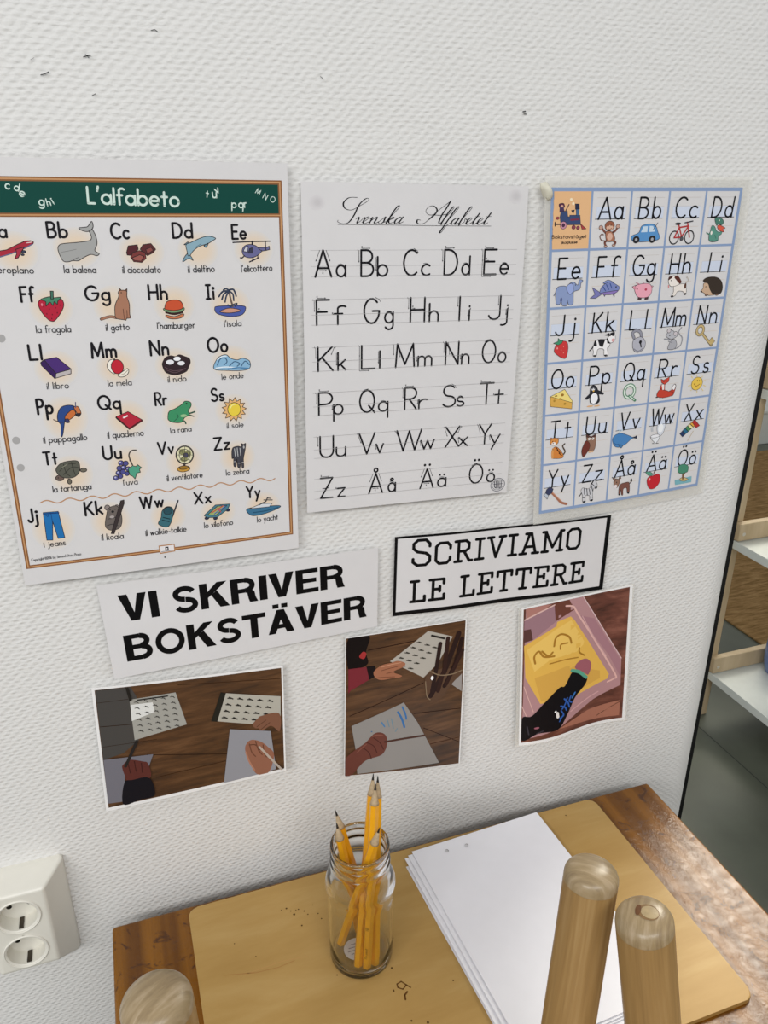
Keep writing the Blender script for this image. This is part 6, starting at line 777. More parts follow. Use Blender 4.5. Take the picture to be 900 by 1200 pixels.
PPIC = {
'table_photo': 'P 4a4744 3.3 2.9 35.1 2.9 39.7 13.9 37.8 62.9 22.2 74.5 3.1 78.3;l 2c1c12 0.48 4.3 63.9 54.7 65.1;l 2c1c12 0.46 2.8 15.9 31.8 15.8;l 2c1c12 0.71 3.2 41.5 31.6 43.6;l 3a2414 0.78 51.4 109.5 121.1 106.9;l 3a2414 0.74 79.4 6.7 181 15.3;l 2a1a10 0.76 44.3 80.9 123.9 98.5;P a4a29a 33.1 16.6 76.6 14.9 85.1 53.5 34.1 61.9;P dededa 33.5 22.3 54.3 22.6 55.3 33.5 33.2 40.2;l 45433f 0.72 37 20 40.3 20.1;l 45433f 0.72 38.4 19.2 41.1 21.5;l 45433f 0.72 45.4 19.8 48.7 19.8;l 45433f 0.72 46.8 19 49.5 21.3;l 45433f 0.73 53.9 19.6 57.3 19.6;l 45433f 0.73 55.3 18.8 58 21.1;l 45433f 0.73 62.5 19.4 65.8 19.4;l 45433f 0.73 63.9 18.6 66.6 20.9;l 45433f 0.74 71.1 19.2 74.5 19.2;l 45433f 0.74 72.5 18.3 75.3 20.7;l 45433f 0.72 37.3 26.4 40.6 26.4;l 45433f 0.72 38.7 25.6 41.4 27.9;l 45433f 0.73 45.8 26.2 49.1 26.3;l 45433f 0.73 47.2 25.4 49.9 27.7;l 45433f 0.73 54.3 26.1 57.7 26.1;l 45433f 0.73 55.7 25.2 58.5 27.6;l 45433f 0.74 62.9 25.9 66.3 26;l 45433f 0.74 64.3 25.1 67.1 27.4;l 45433f 0.74 71.5 25.8 74.9 25.8;l 45433f 0.74 72.9 24.9 75.7 27.3;l 45433f 0.72 37.7 32.8 41 32.8;l 45433f 0.72 39.1 32 41.8 34.3;l 45433f 0.73 46.2 32.7 49.5 32.7;l 45433f 0.73 47.6 31.9 50.3 34.2;l 45433f 0.74 54.7 32.6 58.1 32.6;l 45433f 0.74 56.1 31.8 58.9 34.1;l 45433f 0.74 63.3 32.5 66.7 32.5;l 45433f 0.74 64.7 31.6 67.5 34;l 45433f 0.75 72 32.4 75.4 32.4;l 45433f 0.75 73.4 31.5 76.2 34;l 45433f 0.73 38 39.2 41.4 39.3;l 45433f 0.73 39.4 38.4 42.1 40.8;l 45433f 0.73 46.5 39.2 49.9 39.3;l 45433f 0.73 47.9 38.4 50.7 40.8;l 45433f 0.74 55.1 39.1 58.5 39.2;l 45433f 0.74 56.5 38.3 59.3 40.7;l 45433f 0.75 63.7 39.1 67.2 39.2;l 45433f 0.75 65.2 38.3 68 40.7;l 45433f 0.75 72.4 39 75.9 39.1;l 45433f 0.75 73.9 38.2 76.7 40.7;l 45433f 0.73 38.4 45.7 41.7 45.8;l 45433f 0.73 39.8 44.9 42.5 47.3;l 45433f 0.74 46.9 45.7 50.3 45.8;l 45433f 0.74 48.3 44.9 51.1 47.3;l 45433f 0.74 55.5 45.7 58.9 45.8;l 45433f 0.74 56.9 44.9 59.7 47.4;l 45433f 0.75 64.2 45.7 67.6 45.9;l 45433f 0.75 65.6 44.9 68.4 47.4;l 45433f 0.76 72.9 45.8 76.3 45.9;l 45433f 0.76 74.3 44.9 77.2 47.4;l 45433f 0.74 38.7 52.2 42.1 52.4;l 45433f 0.74 40.1 51.4 42.9 53.9;l 45433f 0.74 47.3 52.3 50.7 52.4;l 45433f 0.74 48.7 51.5 51.5 54;l 45433f 0.75 55.9 52.4 59.3 52.5;l 45433f 0.75 57.3 51.6 60.1 54;l 45433f 0.75 64.6 52.4 68 52.6;l 45433f 0.75 66 51.6 68.9 54.1;l 45433f 0.76 73.4 52.5 76.8 52.6;l 45433f 0.76 74.8 51.7 77.6 54.2;l 2c2a28 1.44 40.5 17.7 68.5 17.4;P 26241e 109.1 54.3 120.3 21.4 125.4 24 115.3 56.1;P b4b0a4 115.3 55.5 125.4 23.4 181 37.3 180.1 75.5;l 33302c 1.31 127 29.7 130.8 30.7;l 33302c 1.31 128.5 28.8 132 31.4;l 33302c 1.32 137 32.3 140.8 33.3;l 33302c 1.33 138.5 31.4 142 34.1;l 33302c 1.34 147 35 150.9 36;l 33302c 1.34 148.5 34.1 152.1 36.8;l 33302c 1.36 157.2 37.8 161.1 38.8;l 33302c 1.36 158.7 36.8 162.3 39.6;l 33302c 1.37 167.4 40.6 171.4 41.6;l 33302c 1.37 169 39.7 172.6 42.5;l 33302c 1.31 124.8 37.1 128.6 38.1;l 33302c 1.32 126.2 36.2 129.7 38.9;l 33302c 1.33 134.7 39.8 138.6 40.8;l 33302c 1.33 136.2 38.9 139.7 41.6;l 33302c 1.34 144.8 42.6 148.7 43.6;l 33302c 1.35 146.3 41.7 149.9 44.4;l 33302c 1.36 155 45.4 158.9 46.5;l 33302c 1.36 156.5 44.5 160.1 47.3;l 33302c 1.38 165.2 48.3 169.2 49.4;l 33302c 1.38 166.8 47.4 170.4 50.3;l 33302c 1.32 122.5 44.5 126.3 45.5;l 33302c 1.32 124 43.6 127.5 46.3;l 33302c 1.33 132.5 47.3 136.3 48.3;l 33302c 1.33 134 46.4 137.5 49.1;l 33302c 1.35 142.6 50.1 146.4 51.2;l 33302c 1.35 144.1 49.2 147.6 52;l 33302c 1.36 152.7 53.1 156.6 54.2;l 33302c 1.37 154.2 52.2 157.9 55;l 33302c 1.38 163 56.1 167 57.2;l 33302c 1.38 164.5 55.2 168.2 58.1;l 33302c 1.32 120.2 51.9 124 52.9;l 33302c 1.32 121.7 51 125.2 53.7;l 33302c 1.34 130.2 54.8 134.1 55.8;l 33302c 1.34 131.7 53.9 135.2 56.7;l 33302c 1.35 140.3 57.7 144.2 58.8;l 33302c 1.35 141.8 56.8 145.4 59.7;l 33302c 1.37 150.5 60.7 154.4 61.9;l 33302c 1.37 152 59.9 155.6 62.7;l 33302c 1.38 160.8 63.8 164.7 65;l 33302c 1.39 162.3 62.9 166 65.9;b 805844 150.8 66.6 156.2 60.4 160.5 57.7 178.9 58.5 178.9 81.6 170 72.6 159.9 77.2 157 72.8 153.6 72;l 5a3a2c 0.83 155.1 70.6 164.8 64.1;l 5a3a2c 0.84 158.9 75.1 168.7 68;P 94949a 127.3 67.5 169.3 79.3 173.6 130.9 153.1 132.7 118.1 133.9;b 94644f 141.8 96.9 144.1 88.8 149.6 85.9 158.5 90.5 165.8 99.2 172 111 165.8 132.5 153.1 132 145.6 113.4;s 5a3a2c 1.12 146.4 91.9 152.9 93.4 157.1 100.8;s 6c4434 1.11 146.5 90.6 148.6 101.7 152.4 108.3;s 6c4434 1.12 153 88.5 155.6 100.4 159.4 107.7;s b07c64 1.68 142.6 100.2 145.6 113.4 150.7 125.9;s 6c4434 1.13 160.8 95.4 161.5 105.1 163.9 112;l b8aa9c 2.26 156.8 96.9 179.7 133.3;P 74727a 3.2 77.3 50.3 80.8 45.2 93.7 21.8 90.8 4.8 125.4 3.3 102.8;P 74727a 3.2 77.3 23.6 79.2 18.2 129.1 2.7 127.6;b 5c302a 19.7 89 21.6 85.8 27.4 82.2 39.3 86.7 44.5 90.7 45 107.8 24.7 107.1 21.3 99;s 40201c 0.99 25.6 86.2 26.9 97.6;s 40201c 1 31.7 84.9 32.5 96.8;s 40201c 1.01 38.2 88.6 38.3 99.3;b 18161c 20.1 107.6 28.5 105.9 44.5 107.7 48 129.4 33.3 131.1 17 132.2;l 2a2624 2.98 23.1 88.9 35.8 63.3;l 26221e 2.58 31.7 1.9 34 16.2',
'pencils_photo': 'l 2a1810 1.17 26 19.5 89.6 15.7;l 2a1810 1.01 5.8 102.4 91.4 70.5;l 2a1810 1.03 80.9 109 139 110.5;l 2a1810 0.84 93.4 130.1 140.1 155.8;l 3a2014 0.85 102.1 153.2 138.7 149.1;b 140e0e 3.1 1.5 26.6 1.6 23.2 21.1 25.8 35.8 15.3 41.1 3.4 40;b a43434 15.6 26.4 19.6 20.5 23.5 23.2 21 29.7;P b4aea4 50.8 37.3 95.1 6.7 125.1 18.2 108.3 48.5 91.2 63.9;l 3a3630 0.98 82.1 18.5 86.7 20;l 3a3630 0.98 84 18 88 20;l 3a3630 0.99 91.4 23.1 96.1 24.6;l 3a3630 0.99 93.3 22.6 97.5 24.6;l 3a3630 0.99 100.9 27.7 105.6 29.2;l 3a3630 0.99 102.8 27.2 106.9 29.2;l 3a3630 0.99 75 23.8 79.6 25.3;l 3a3630 0.99 76.9 23.3 80.9 25.3;l 3a3630 0.99 84.3 28.4 88.9 29.9;l 3a3630 0.99 86.2 27.9 90.3 29.9;l 3a3630 0.99 93.7 33 98.4 34.5;l 3a3630 0.99 95.6 32.5 99.7 34.5;l 3a3630 0.99 67.9 29.1 72.5 30.6;l 3a3630 0.99 69.8 28.6 73.8 30.6;l 3a3630 0.99 77.2 33.7 81.8 35.2;l 3a3630 0.99 79.1 33.2 83.2 35.3;l 3a3630 1 86.5 38.4 91.2 39.9;l 3a3630 1 88.4 37.9 92.6 39.9;l 3a3630 0.99 60.9 34.4 65.4 36;l 3a3630 0.99 62.7 33.9 66.8 36;l 3a3630 0.99 70.1 39.1 74.7 40.6;l 3a3630 0.99 72 38.6 76 40.6;l 3a3630 1 79.4 43.8 84 45.3;l 3a3630 1 81.3 43.2 85.4 45.3;l 3a3630 0.99 53.8 39.8 58.4 41.4;l 3a3630 0.99 55.7 39.3 59.7 41.4;l 3a3630 0.99 63 44.5 67.6 46.1;l 3a3630 0.99 64.9 44 68.9 46.1;l 3a3630 1 72.3 49.2 76.9 50.7;l 3a3630 1 74.1 48.7 78.2 50.7;l 2a2624 2.36 99.5 12.9 114.9 18.8;P 9c9692 123.7 75.5 138.8 63.3 139.2 88.3;P 7a2c34 3.4 40 24.8 40.2 26.9 57.1 6.4 68.2 3.7 72.4;P 181012 23.7 39.6 33.7 39.9 36.1 53.1 27.3 57.1;b a46c50 32.3 47.6 41.1 40.7 52.3 39.2 59.8 37.9 68.6 42.1 66.1 46.6 54.8 51.1 64.8 57.1 62.2 59.2 55 58.9 41.4 59.4 34.3 55.3;s 6a4030 0.8 54.8 51.1 46.9 51.9;s c08a6c 1.18 41.1 42.8 52.3 41.3 63.6 40.6;s 6a4030 0.79 41.2 47.5 50.6 45.9 60 44.9;s 7c4c38 0.99 37.6 55.9 47 56.5 56.5 57.5;b 5c4434 92.9 66.6 98.8 57.2 118.4 56 139.2 63 127.7 75.6 110.5 97 98.1 92.7 94 77.1;l 2c1c1a 6.16 100.7 88.5 116.6 59.8 132.5 15.5;l 2c1c1a 4.92 102.1 82.4 106.5 54.3 110.1 24.4;l 34201c 4.93 109.6 83.5 116.5 55.7 119.3 19.4;l 281816 5.34 117.4 78.3 130.2 51.6 136.8 22.8;l 34201c 4.51 119.3 76.5 138.3 36.8;S 8c7860 1.21 98.4 56.4 110.8 63.5 126.8 64.5 138.7 61.3;E ffffff 101.7 65.8 1.8 2.68;S 8c7860 1.01 93.7 69.2 95.9 87.8 100.1 93.4;P 94908c 7.6 115.8 68 92.3 85.2 120.4 114.5 180.2 15 183.4 12.8 149.6;s 3c70a8 2.46 61.4 104.1 66.2 113.4 69.6 125.2;s 3c70a8 2.05 66.6 98 70.3 107.6 71.7 114.6;s 4c80b0 1.64 42.5 115.5 46 121.4;s 6c8c9c 1.03 53.8 111.7 56.4 125.1;s 6c8c9c 1.03 49.3 113.2 51.4 122.2;s 6c8c9c 1.04 58.9 129.8 61.1 125.7;E 4c6c90 30.9 126.3 0.96 0.88;b 6c3e34 1 161.9 10.9 150.2 23.9 140.4 35.1 128.7 46.2 131.6 49.5 144 43.6 159.3 24.3 165.7 9.4 182.9 1.5 185;l 4c3028 2.7 46.8 142.2 70 140.6 93.7 139.8;s 4a2820 1.03 33.3 135 41 142.8 45.1 152.3;s 8a5648 1.24 31.4 133 37 131.6 43.9 133;s 4a2820 1.03 25.8 140.6 33.5 146.2 37.4 155.7;s 4a2820 1.03 20.2 146.6 27.9 154.4 31.1 163.9;s 8a5648 1.04 14.7 152.5 20.2 147 25.1 142.8',
'sand_photo': 'P b48a8c 5.3 1.6 79.7 0 137.6 99.5 138.6 139.2 102.2 152.6 50.7 180.7 3.4 186.2;P 6c4034 23.6 1.5 61.5 0.8 70.1 16.7 44.2 27.1;P b07c72 5.3 1.6 25.5 1.2 39.5 3.5 6.3 16.8;P 9c7880 3.5 16.2 42.5 5 44.6 27.6 15.2 45.3 3.9 45.1;P 5c3c38 3.2 29.8 12.4 29.9 15.2 45.3 3.4 46.7;S dcb8b0 1.82 4.3 16.3 25.8 9.8 42.7 5;P a87c84 76.6 26.2 97.5 35 136.4 101 138.1 127.8 121 93;S dcc0c0 1.03 79.7 0.4 106.3 45.2 137.6 99.5;P e4b656 3.9 50.9 45.4 33.5 46.6 28 64.7 24.8 70.2 31.3 94.8 71.9 122.2 120 120.4 126.2 101.4 132.2 74.3 139.7 26 136.6 6.4 95.8;P ecc468 7.2 57.5 45.5 37.6 65.5 29.9 86.3 65.7 74.2 75.6 37.6 77.4 17.8 89.6;P d8a850 18 98.2 62.4 92 109.1 112 113.8 121.9 74.2 134.3 26.9 133.3;s a8782c 2.52 18.5 78.1 17.3 68.3 23.1 62.4 29.8 71.3 43.5 73.6;s a8782c 2.51 27.2 63.3 35.4 71.6 41.3 67.8;s a8782c 2.52 43.1 59.8 44.9 49.8 52.8 45.9 63.2 52 66.7 61.2;s a8782c 2.11 51.8 66 52.4 59.9 61.4 59.9;s a8782c 2.14 78.2 71.2 78.8 77.7 86.1 83.7;s a8782c 1.69 37.7 82.8 58 82.3 76.6 84.2;S e0b4ac 2.25 58.1 9.6 67.9 12.6 74.4 23.7 103.2 71.8 130.5 121.5 129 127.8 120.6 131.1;S d0a4a4 1.25 80.7 28.4 98.6 62.3 116.7 92;S d0a4a4 1.79 68.7 159.9 93.6 148.2 108.2 142.9;S d8b0a8 1.07 2.8 135.9 9.2 153.2;S d8b0a8 1.06 4.7 107.8 17.1 146.3;P a8705c 50.7 180.7 94.3 166.5 139.3 162 139.1 185.6;l 5a3a2c 0.92 101.3 182.7 139 164.2;b 121014 3.4 186.7 3.2 153.3 15.2 152.1 31 136.6 51 120 59.2 119.4 69.4 102.3 79.5 106.5 90.7 116.7 88.6 126.8 74.4 141.5 64.6 161.5 50.7 180.7 23.9 179.9;b a0606a 72.9 98 78.9 89.9 89.3 89.4 96.3 99.3 93.1 112.9 87.9 110.3;S 5ca48c 4.33 68.5 100.3 79.4 105.6 89.9 116.5;s 3c78c0 2.21 74.2 133.8 70.2 140;s 3460b0 1.98 58.7 138.1 64.1 145.1 66.4 152.5;s 3460b0 1.99 53.8 147 60.1 150.8 62.4 156;s 3460b0 1.98 62.9 138.1 60 146.3 56 152;s 3460b0 1.99 68 137.2 66.1 143.4 69.6 146.5;s 3460b0 1.77 54.4 153.9 58.4 161.7 52.7 164.8;s 3460b0 1.78 52.4 169.3 57.4 161.4;S e8e4e0 3.98 49.1 156.1 50.1 161.8;E ffffff 46.6 153.2 1.5 1.36;E a06070 21.7 171 3.39 1.38;s 3c3840 1.75 9.5 166.8 11.8 178.8;s 3c3840 1.77 21.9 179.3 30 177'}

def hang(name, q, label, cat, curl=None, group=None):
    sh = Sheet(q['c'], q['W'], q['H'], curl); e = empty(name, sh.o, label, cat, group); return sh, e
INKC = '17161a'
# --- large poster with the green band
sh, e = hang('alphabet_poster', Q['left'], 'large alphabet poster with a green header band and small colour pictures', 'poster', lambda u, v: .0015*math.sin(math.pi*u)+.003*math.exp(-((v-.5)/.3)**2)*0)
sh.sheet(e)
W, H = sh.W, sh.H; x0, y0, x1, y1, yh = LB
K = Ink(sh)
K.grid(x0-1.6, y0-1.6, x1+1.6, y0+1.6, '8a5c38', 24, 1); K.grid(x0-1.6, y1-1.6, x1+1.6, y1+1.6, '8a5c38', 24, 1)
K.grid(x0-1.6, y0, x0+1.6, y1, '8a5c38', 1, 30); K.grid(x1-1.6, y0, x1+1.6, y1, '8a5c38', 1, 30); K.grid(x0, yh-1.4, x1, yh+1.4, '8a5c38', 24, 1)
for a, b, c, d, nx, ny in ((x0-.6, y0-.6, x1+.6, y0+.5, 24, 1), (x0-.6, y1-.5, x1+.6, y1+.5, 24, 1), (x0-.5, y0, x0+.5, y1, 1, 30), (x1-.5, y0, x1+.5, y1, 1, 30), (x0, yh-.5, x1, yh+.5, 24, 1)): K.grid(a, b, c, d, 'c49468', nx, ny)
K.build('border', e, 'thin brown double line border')
K = Ink(sh); K.grid(x0+1.6, y0+1.6, x1-1.6, yh-1.4, '07453c', 24, 4); hb = K.build('header_band', e, 'dark green header band')
for i, (s, px, py, h, rot, wid, wt) in enumerate(LHEAD):
    K = Ink(sh, .00018); text(K, s, px, py, h*(1 if wid else .86), 'cfe2d8', wt*(1 if wid else .95), wid, rot, xh=.58); K.build('header_lettering', hb, 'pale green chalk-like lettering')
for s, px, py, h, wid in LPAIR: K = Ink(sh, .0003); text(K, s, px, py, h, INKC, .16, wid, xh=.52, gap=.24, dotr=.12); K.build('letter_pair', e)
for s, px, py, h, wid, rot in LCAP: K = Ink(sh, .0003); text(K, s, px, py, h, '2a2a2e', .125, wid, rot, xh=.55, gap=.22); K.build('caption', e)
for i, (nm, (cx, cy, rx, ry)) in enumerate(LHALO):
    K = Ink(sh, .0001)
    for k in range(9):
        q = (k/8)**.8; K.ell(cx, cy, rx*(1.06-.075*k), ry*(1.06-.075*k), ''.join('%02x' % round(a+(b_-a)*q) for a, b_ in ((216, 226), (214, 207), (214, 184))))
    draw(K, LPIC[nm], .55); K.build(nm, e)
K = Ink(sh); K.stroke(LWAVE, 1.0, 'b88a64'); K.build('wavy_line', e, 'wavy brown line across the poster')
K = Ink(sh, .0003); draw(K, LLOGO, 0); K.build('emblem', e)
for x, y, r in LDOT: K = Ink(sh); K.ell(x, y, r, r*1.05, 'a9a7a6'); K.build('punch_hole', e)  # holes drawn as discs, the shaded wall's tone put into their grey

# --- handwriting chart
sh, e = hang('handwriting_chart', Q['sv'], 'white handwriting chart with a cursive title and ruled letter rows', 'poster', lambda u, v: .0012*math.sin(math.pi*v)+.0015*u*v)
sh.sheet(e)
K = Ink(sh, .0002); draw(K, STITLE, 0); K.build('title', e)
K = Ink(sh)
for r in SROWS:
    for k in range(3):
        for i in range(12): K.stroke([(r[0]+(r[1]-r[0])*i/12, r[2+k]), (r[0]+(r[1]-r[0])*(i+1)/12, r[2+k])], .22, 'a8a6a6', cap=False)
K.build('guide_lines', e)
for i in range(0, len(SLET), 2):
    K = Ink(sh, .0002)
    for c, px, base, h, wid, xh in SLET[i:i+2]: text(K, c, px, base, h, INKC, .08 if c.isupper() else .105, wid if wid > 1.5 else None, xh=xh, dotr=.065)
    K.build('letter_pair', e)
    K = Ink(sh, .0002); draw(K, SARROW[i//2], 0); K.build('stroke_arrows', e)
K = Ink(sh, .0002); draw(K, SSTAMP, 0); K.build('stamp', e, 'small round grey crest stamp')
for x, y in STACK:
    K = Ink(sh, .00012)
    for k in range(6): K.ell(x+.3*k*.5, y, 7-k, 6-.8*k, '%02x%02x%02x' % (215-3*k, 212-3*k, 213-3*k))
    K.build('tack_smudge', e)

# --- framed alphabet chart
sh, e = hang('alphabet_chart', Q['right'], 'laminated alphabet chart with blue grid and thirty picture cells', 'poster', lambda u, v: .002*math.sin(math.pi*u)*v)
sh.sheet(e)
W, H = sh.W, sh.H
K = Ink(sh); gc = '8a9fc2'
cxs = [W*k/5 for k in range(6)]; cys = [1.2+(H-2.4)*k/6 for k in range(7)]
for k in range(6):
    wv = 1.35; K.grid(min(max(cxs[k], wv), W-wv)-wv*(1.15 if k in (0, 5) else .8), 0, min(max(cxs[k], wv), W-wv)+wv*(1.15 if k in (0, 5) else .8), H, gc, 1, 30)
for k in range(7): K.grid(0, cys[k]-(1.6 if k in (0, 6) else 1.1), W, cys[k]+(1.6 if k in (0, 6) else 1.1), gc, 20, 1)
K.build('grid', e, 'blue grid of thirty cells')
cells = ['', 'Aa', 'Bb', 'Cc', 'Dd', 'Ee', 'Ff', 'Gg', 'Hh', 'Ii', 'Jj', 'Kk', 'Ll', 'Mm', 'Nn', 'Oo', 'Pp', 'Qq', 'Rr', 'Ss', 'Tt', 'Uu', 'Vv', 'Ww', 'Xx', 'Yy', 'Zz', '\u00c5\u00e5', '\u00c4\u00e4', '\u00d6\u00f6']
cw, ch = W/5, (H-2.4)/6
for i, s in enumerate(cells):
    gx, gy = (i % 5)*cw, 1.2+(i//5)*ch
    if not s: continue
    K1, K2 = Ink(sh, .0001), Ink(sh, .0002)
    L, Rr = gx+cw*.13, gx+cw*.88; yt, ym, yb, yd = gy+ch*.135, gy+ch*.285, gy+ch*.49, gy+ch*.645
    K1.grid(L, ym, Rr, yb, 'd0d8e8', 4, 1)
    for y in (yt, ym): K1.stroke([(L, y), ((L+Rr)/2, y), (Rr, y)], .3, 'c4beb8', cap=False)
    K1.stroke([(L, yd), ((L+Rr)/2, yd), (Rr, yd)], .3, 'd4c4b4', cap=False)
    K2.stroke([(L-1.2, yb), ((L+Rr)/2, yb), (Rr-.5, yb)], .62, '1c1c22', cap=False)
    h = yb-yt; wide = s[0] in 'MW'; cap_c = (.34 if not wide else .335); low_c = (.69 if not wide else .71)
    capw = {'I': 0, 'L': .19, 'J': .2, 'E': .21, 'F': .2, 'S': .22, 'M': .34, 'W': .35, 'O': .3, 'Q': .3, 'G': .3, 'C': .28, '\u00d6': .3, 'A': .31, '\u00c5': .29, '\u00c4': .3}.get(s[0], .24)*cw
    loww = {'i': 0, 'l': 0, 'j': .08, 'm': .28, 'w': .28, 'r': .14, 'f': .17, 't': .15, 's': .16}.get(s[1], .2)*cw
    text(K2, s[0], gx+cw*cap_c-capw/2, yb, h, '141418', .095, capw or None, slant=.06, dotr=.07)
    text(K2, s[1], gx+cw*low_c-loww/2, yb, h, '141418', .095, loww or None, xh=.56, slant=.06, dotr=.07)
    K1.build('writing_lines', e); K2.build('letter_pair', e)
for nm in RPIC:
    if nm == 'train_picture':
        K = Ink(sh, .0001); K.grid(2.2, 2.8, cw-1.1, 1.2+ch-1.1, 'e6b888', 4, 4)
        K.h += .0001; draw(K, RPIC[nm], .35, '26222c')
        for s, px, py, h, wid, rot, wt in RTRAIN: text(K, s, px, py, h, '2a2024', wt, wid, rot, xh=.6)
    else:
        K = Ink(sh, .0003); draw(K, RPIC[nm], .42)
    K.build(nm, e, 'orange title cell with a toy steam train' if nm == 'train_picture' else None)
sh.frame(e, 'laminate_edge', (6.5, 10, 11, 12), MAT['film'])
bm = bmesh.new(); bmesh.ops.create_icosphere(bm, subdivisions=3, radius=1.0)
for vv in bm.verts:
    k = 1+.16*math.sin(3.1*vv.co.x+1)*math.cos(2.7*vv.co.z)+.1*math.sin(5*vv.co.y+2*vv.co.z)
    vv.co = Vector((vv.co.x*.0048*k, vv.co.y*.0050*k, vv.co.z*.0088*k))
pt = from_bm('adhesive_putty', bm, MAT['putty'], None, True, loc=(0.2247, -0.0080, -0.0082)); pt.rotation_euler = (0, -.5, 0)
tag(pt, 'off-white lump of putty at the top left corner of the blue-grid chart', 'putty')

# --- bold sans sign (outlines of heavy block letters)
def quad(K, pts, x, y, h, sx, col): K.poly([(x+p[0]*h*sx, y-p[1]*h) for p in pts], col, False)
T = .2
HV = {
'V': (.72, [('p', (0, 1, .23, 1, .36, .30, .36, 0, .25, 0)), ('p', (.72, 1, .49, 1, .36, .30, .36, 0, .47, 0))]),
'I': (.22, [('p', (0, 1, .22, 1, .22, 0, 0, 0))]),
'S': (.68, [('a', (.335, .715, .235, .205, 20, 270)), ('a', (.345, .285, .245, .205, 90, -160))]),
'K': (.78, [('p', (0, 1, .21, 1, .21, 0, 0, 0)), ('p', (.48, 1, .75, 1, .21, .42, .21, .16, .21, .66)), ('p', (.30, .52, .46, .68, .78, 0, .52, 0))]),
'R': (.74, [('p', (0, 1, .21, 1, .21, 0, 0, 0)), ('p', (.2, 1, .4, 1, .4, .83, .2, .83)), ('p', (.2, .58, .4, .58, .4, .41, .2, .41)), ('a', (.4, .705, .205, .21, 90, -90)), ('p', (.42, .5, .62, .48, .66, .4, .68, .2, .74, 0, .51, 0, .475, .16, .45, .4))]),
'E': (.66, [('p', (0, 1, .21, 1, .21, 0, 0, 0)), ('p', (.2, 1, .65, 1, .65, .82, .2, .82)), ('p', (.2, .6, .6, .6, .6, .42, .2, .42)), ('p', (.2, .18, .66, .18, .66, 0, .2, 0))]),
'B': (.74, [('p', (0, 1, .21, 1, .21, 0, 0, 0)), ('p', (.2, 1, .42, 1, .42, .83, .2, .83)), ('p', (.2, .6, .44, .6, .44, .43, .2, .43)), ('p', (.2, .17, .44, .17, .44, 0, .2, 0)), ('a', (.42, .725, .18, .185, 90, -90)), ('a', (.44, .295, .20, .205, 90, -90))]),
'O': (.84, [('a', (.42, .5, .32, .405, 0, 360))]),
'T': (.68, [('p', (0, 1, .68, 1, .68, .81, 0, .81)), ('p', (.235, .82, .445, .82, .445, 0, .235, 0))]),
'\u00c4': (.78, [('p', (0, 0, .22, 0, .39, .58, .39, 1, .28, 1)), ('p', (.78, 0, .56, 0, .39, .58, .39, 1, .50, 1)), ('p', (.2, .38, .58, .38, .62, .2, .16, .2)), ('p', (.17, 1.24, .35, 1.24, .35, 1.07, .17, 1.07)), ('p', (.43, 1.24, .61, 1.24, .61, 1.07, .43, 1.07))]),
' ': (.26, []),
}
def heavy(K, s, x, y, h, width, col):
    tot = sum(HV[c][0] for c in s)+.055*(len(s)-1); q = width/h/tot; pen = x
    for c in s:
        adv, parts = HV[c]
        for k, a in parts:
            if k == 'p': K.poly([(pen+a[i]*h*q, y-a[i+1]*h) for i in range(0, len(a), 2)], col)
            else:
                n = max(8, int(abs(a[5]-a[4])/10))
                P = [(pen+(a[0]+a[2]*math.cos(math.radians(a[4]+(a[5]-a[4])*i/n)))*h*q, y-(a[1]+a[3]*math.sin(math.radians(a[4]+(a[5]-a[4])*i/n)))*h) for i in range(n+1)]
                K.stroke(P, .2*h, col, cap=False, closed=(abs(a[5]-a[4]) == 360))
        pen += (adv+.055)*h*q
sh, e = hang('paper_sign', Q['vi'], 'white paper sign with two lines of heavy black sans letters', 'sign', lambda u, v: .0012*math.sin(math.pi*u)+.002*(1-u)**3*v)
sh.sheet(e, nx=30, ny=12); K = Ink(sh)
for s, px, py, h, wid in VLINES: heavy(K, s, px, py, h, wid, '060608')
K.build('lettering', e)
# --- slab serif sign
SL = {'S': (.60, 'L.56 .74 .56 .84 .43 1 .17 1 .04 .86 .04 .68 .17 .54 .44 .47 .57 .34 .57 .14 .44 0 .17 0 .03 .14 .03 .26'), 'C': (.66, 'L.62 .72 .62 .84 .49 1 .19 1 .05 .84 .05 .16 .19 0 .49 0 .62 .16 .62 .28'),
 'R': (.70, 'L0 1 .44 1 .57 .87 .57 .62 .44 .5 .14 .5|L.14 1 .14 0|L0 0 .28 0|L.36 .5 .6 0 .72 0'), 'I': (.34, 'L.17 1 .17 0|L0 1 .34 1|L0 0 .34 0'), 'V': (.76, 'L.12 1 .38 0 .64 1|L0 1 .25 1|L.51 1 .76 1'),
 'A': (.80, 'L.12 0 .38 1 .46 1 .68 0|L.22 1 .4 1|L.2 .34 .6 .34|L0 0 .26 0|L.54 0 .8 0'), 'M': (.92, 'L.12 0 .12 1 .46 .2 .80 1 .80 0|L0 1 .14 1|L.78 1 .92 1|L0 0 .26 0|L.66 0 .92 0'), 'O': (.66, 'L.19 1 .49 1 .62 .84 .62 .16 .49 0 .19 0 .05 .16 .05 .84 .19 1'),
 'L': (.60, 'L.14 1 .14 0|L0 1 .3 1|L0 0 .56 0 .56 .24'), 'E': (.64, 'L.14 1 .14 0|L.58 .78 .58 1 0 1|L0 0 .6 0 .6 .24|L.14 .52 .42 .52|L.42 .64 .42 .4'), 'T': (.68, 'L.34 1 .34 0|L.03 .76 .03 1 .65 1 .65 .76|L.2 0 .48 0'), ' ': (.35, '')}
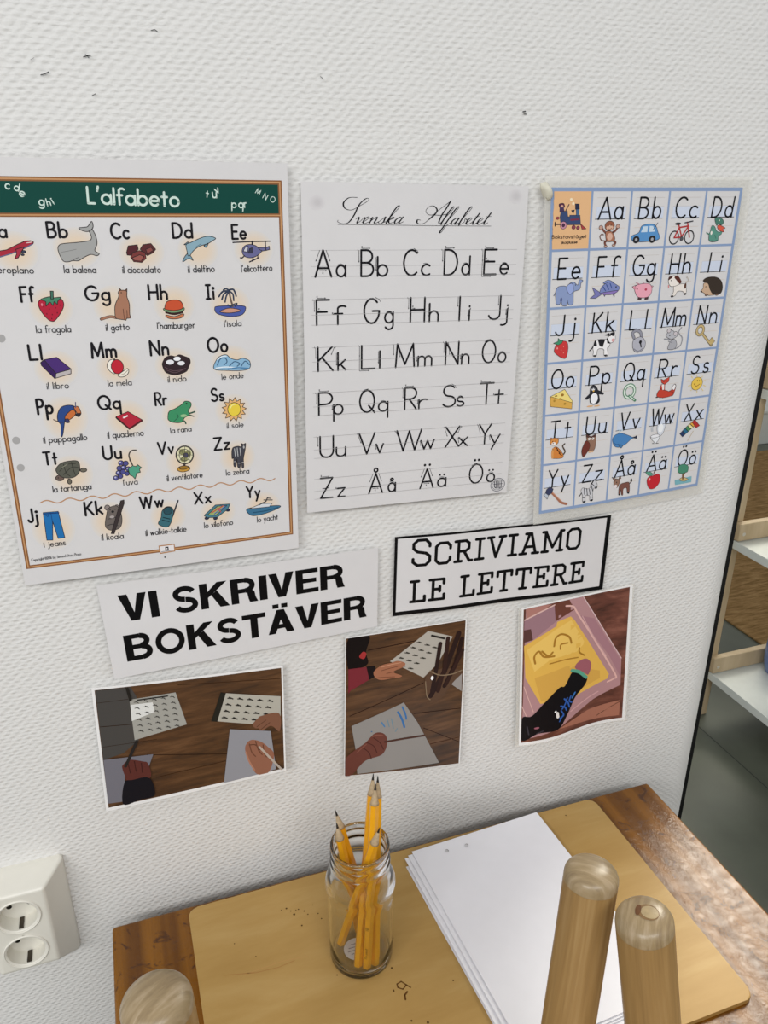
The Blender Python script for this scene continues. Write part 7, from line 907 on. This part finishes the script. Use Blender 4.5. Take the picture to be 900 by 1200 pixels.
def slab(K, s, x, y, h, width, col, first=1.0):
    tot = sum(SL[c][0]*(first if i == 0 else 1) for i, c in enumerate(s))+.16*(len(s)-1); q = width/h/tot; pen = x
    for i, c in enumerate(s):
        k = first if i == 0 else 1.0
        for part in SL[c][1].split('|'):
            if not part: continue
            a = [float(t_) for t_ in part[1:].split()]
            K.stroke([(pen+a[j]*h*q*k, y-a[j+1]*h*k) for j in range(0, len(a), 2)], .145*h, col, sharp=75)
        pen += (SL[c][0]*k+.16)*h*q
sh, e = hang('paper_sign', Q['sc'], 'white paper sign with black border and slab serif letters', 'sign', lambda u, v: .003*math.sin(math.pi*u)*(1-v)*.6+.0015*math.sin(math.pi*u*2)**2)
sh.sheet(e, nx=36, ny=12); W, H = sh.W, sh.H; K = Ink(sh)
for a in ((0, 0, W, 2.6, 36, 1), (0, H-4.6, W, H, 36, 1), (0, 0, 3.2, H, 1, 12), (W-5.2, 0, W, H, 1, 12)): K.grid(a[0], a[1], a[2], a[3], '0a0a0c', a[4], a[5])
K.build('border', e, 'thick black border'); K = Ink(sh)
for s, px, py, h, wid, fi in CLINES: slab(K, s, px, py, h, wid, '0a0a0c', fi)
K.build('lettering', e)
# --- three photo prints
for key, nm, lab, wood, marg, curl in (
    ('p1', 'table_photo', 'landscape photo print of hands writing at a wooden table', 'photowood', (2.6, 2.4, 1.8, 3.8), lambda u, v: .001*math.sin(math.pi*u)+.002*u**3*v),
    ('p2', 'pencils_photo', 'portrait photo print of a child writing beside a jar of dark pencils', 'photowood', (.9, 1.1, 1.6, .6), lambda u, v: .0015*math.sin(math.pi*u)*(.5+.5*v)),
    ('p3', 'sand_photo', 'portrait photo print of a finger drawing in a tub of yellow sand', 'photoredwood', (2.6, 2.2, 4.0, 4.2), lambda u, v: .004*math.sin(2*math.pi*u)*v+.002*u**4*(1-v))):
    sh, e = hang('photo_print', Q[key], lab, 'photo', curl, 'photo prints below the signs')
    sh.sheet(e, mat=MAT['photopaper'], nx=24, ny=24); a, b, c, d = marg
    sub = Sheet([sh.at(a, b)+sh.o, sh.at(sh.W-c, b)+sh.o, sh.at(sh.W-c, sh.H-d)+sh.o, sh.at(a, sh.H-d)+sh.o], 1, 1)
    v, f = [], []; n = 24
    for j in range(n+1):
        for i in range(n+1): v.append(sh.at(a+(sh.W-a-c)*i/n, b+(sh.H-b-d)*j/n, .00015))
    for j in range(n):
        for i in range(n): f.append((j*(n+1)+i, (j+1)*(n+1)+i, (j+1)*(n+1)+i+1, j*(n+1)+i+1))
    pic = link_mesh('printed_picture', v, f, MAT[wood], e)
    K = Ink(sh, .0003, .00001); K.box = (a, b, sh.W-c, sh.H-d); draw(K, PPIC[nm], 0); K.build('printed_detail', pic)
    if key == 'p3': 
        sh.frame(e, 'laminate_edge', (4.0, 1.0, 2.0, 1.5), MAT['film'])
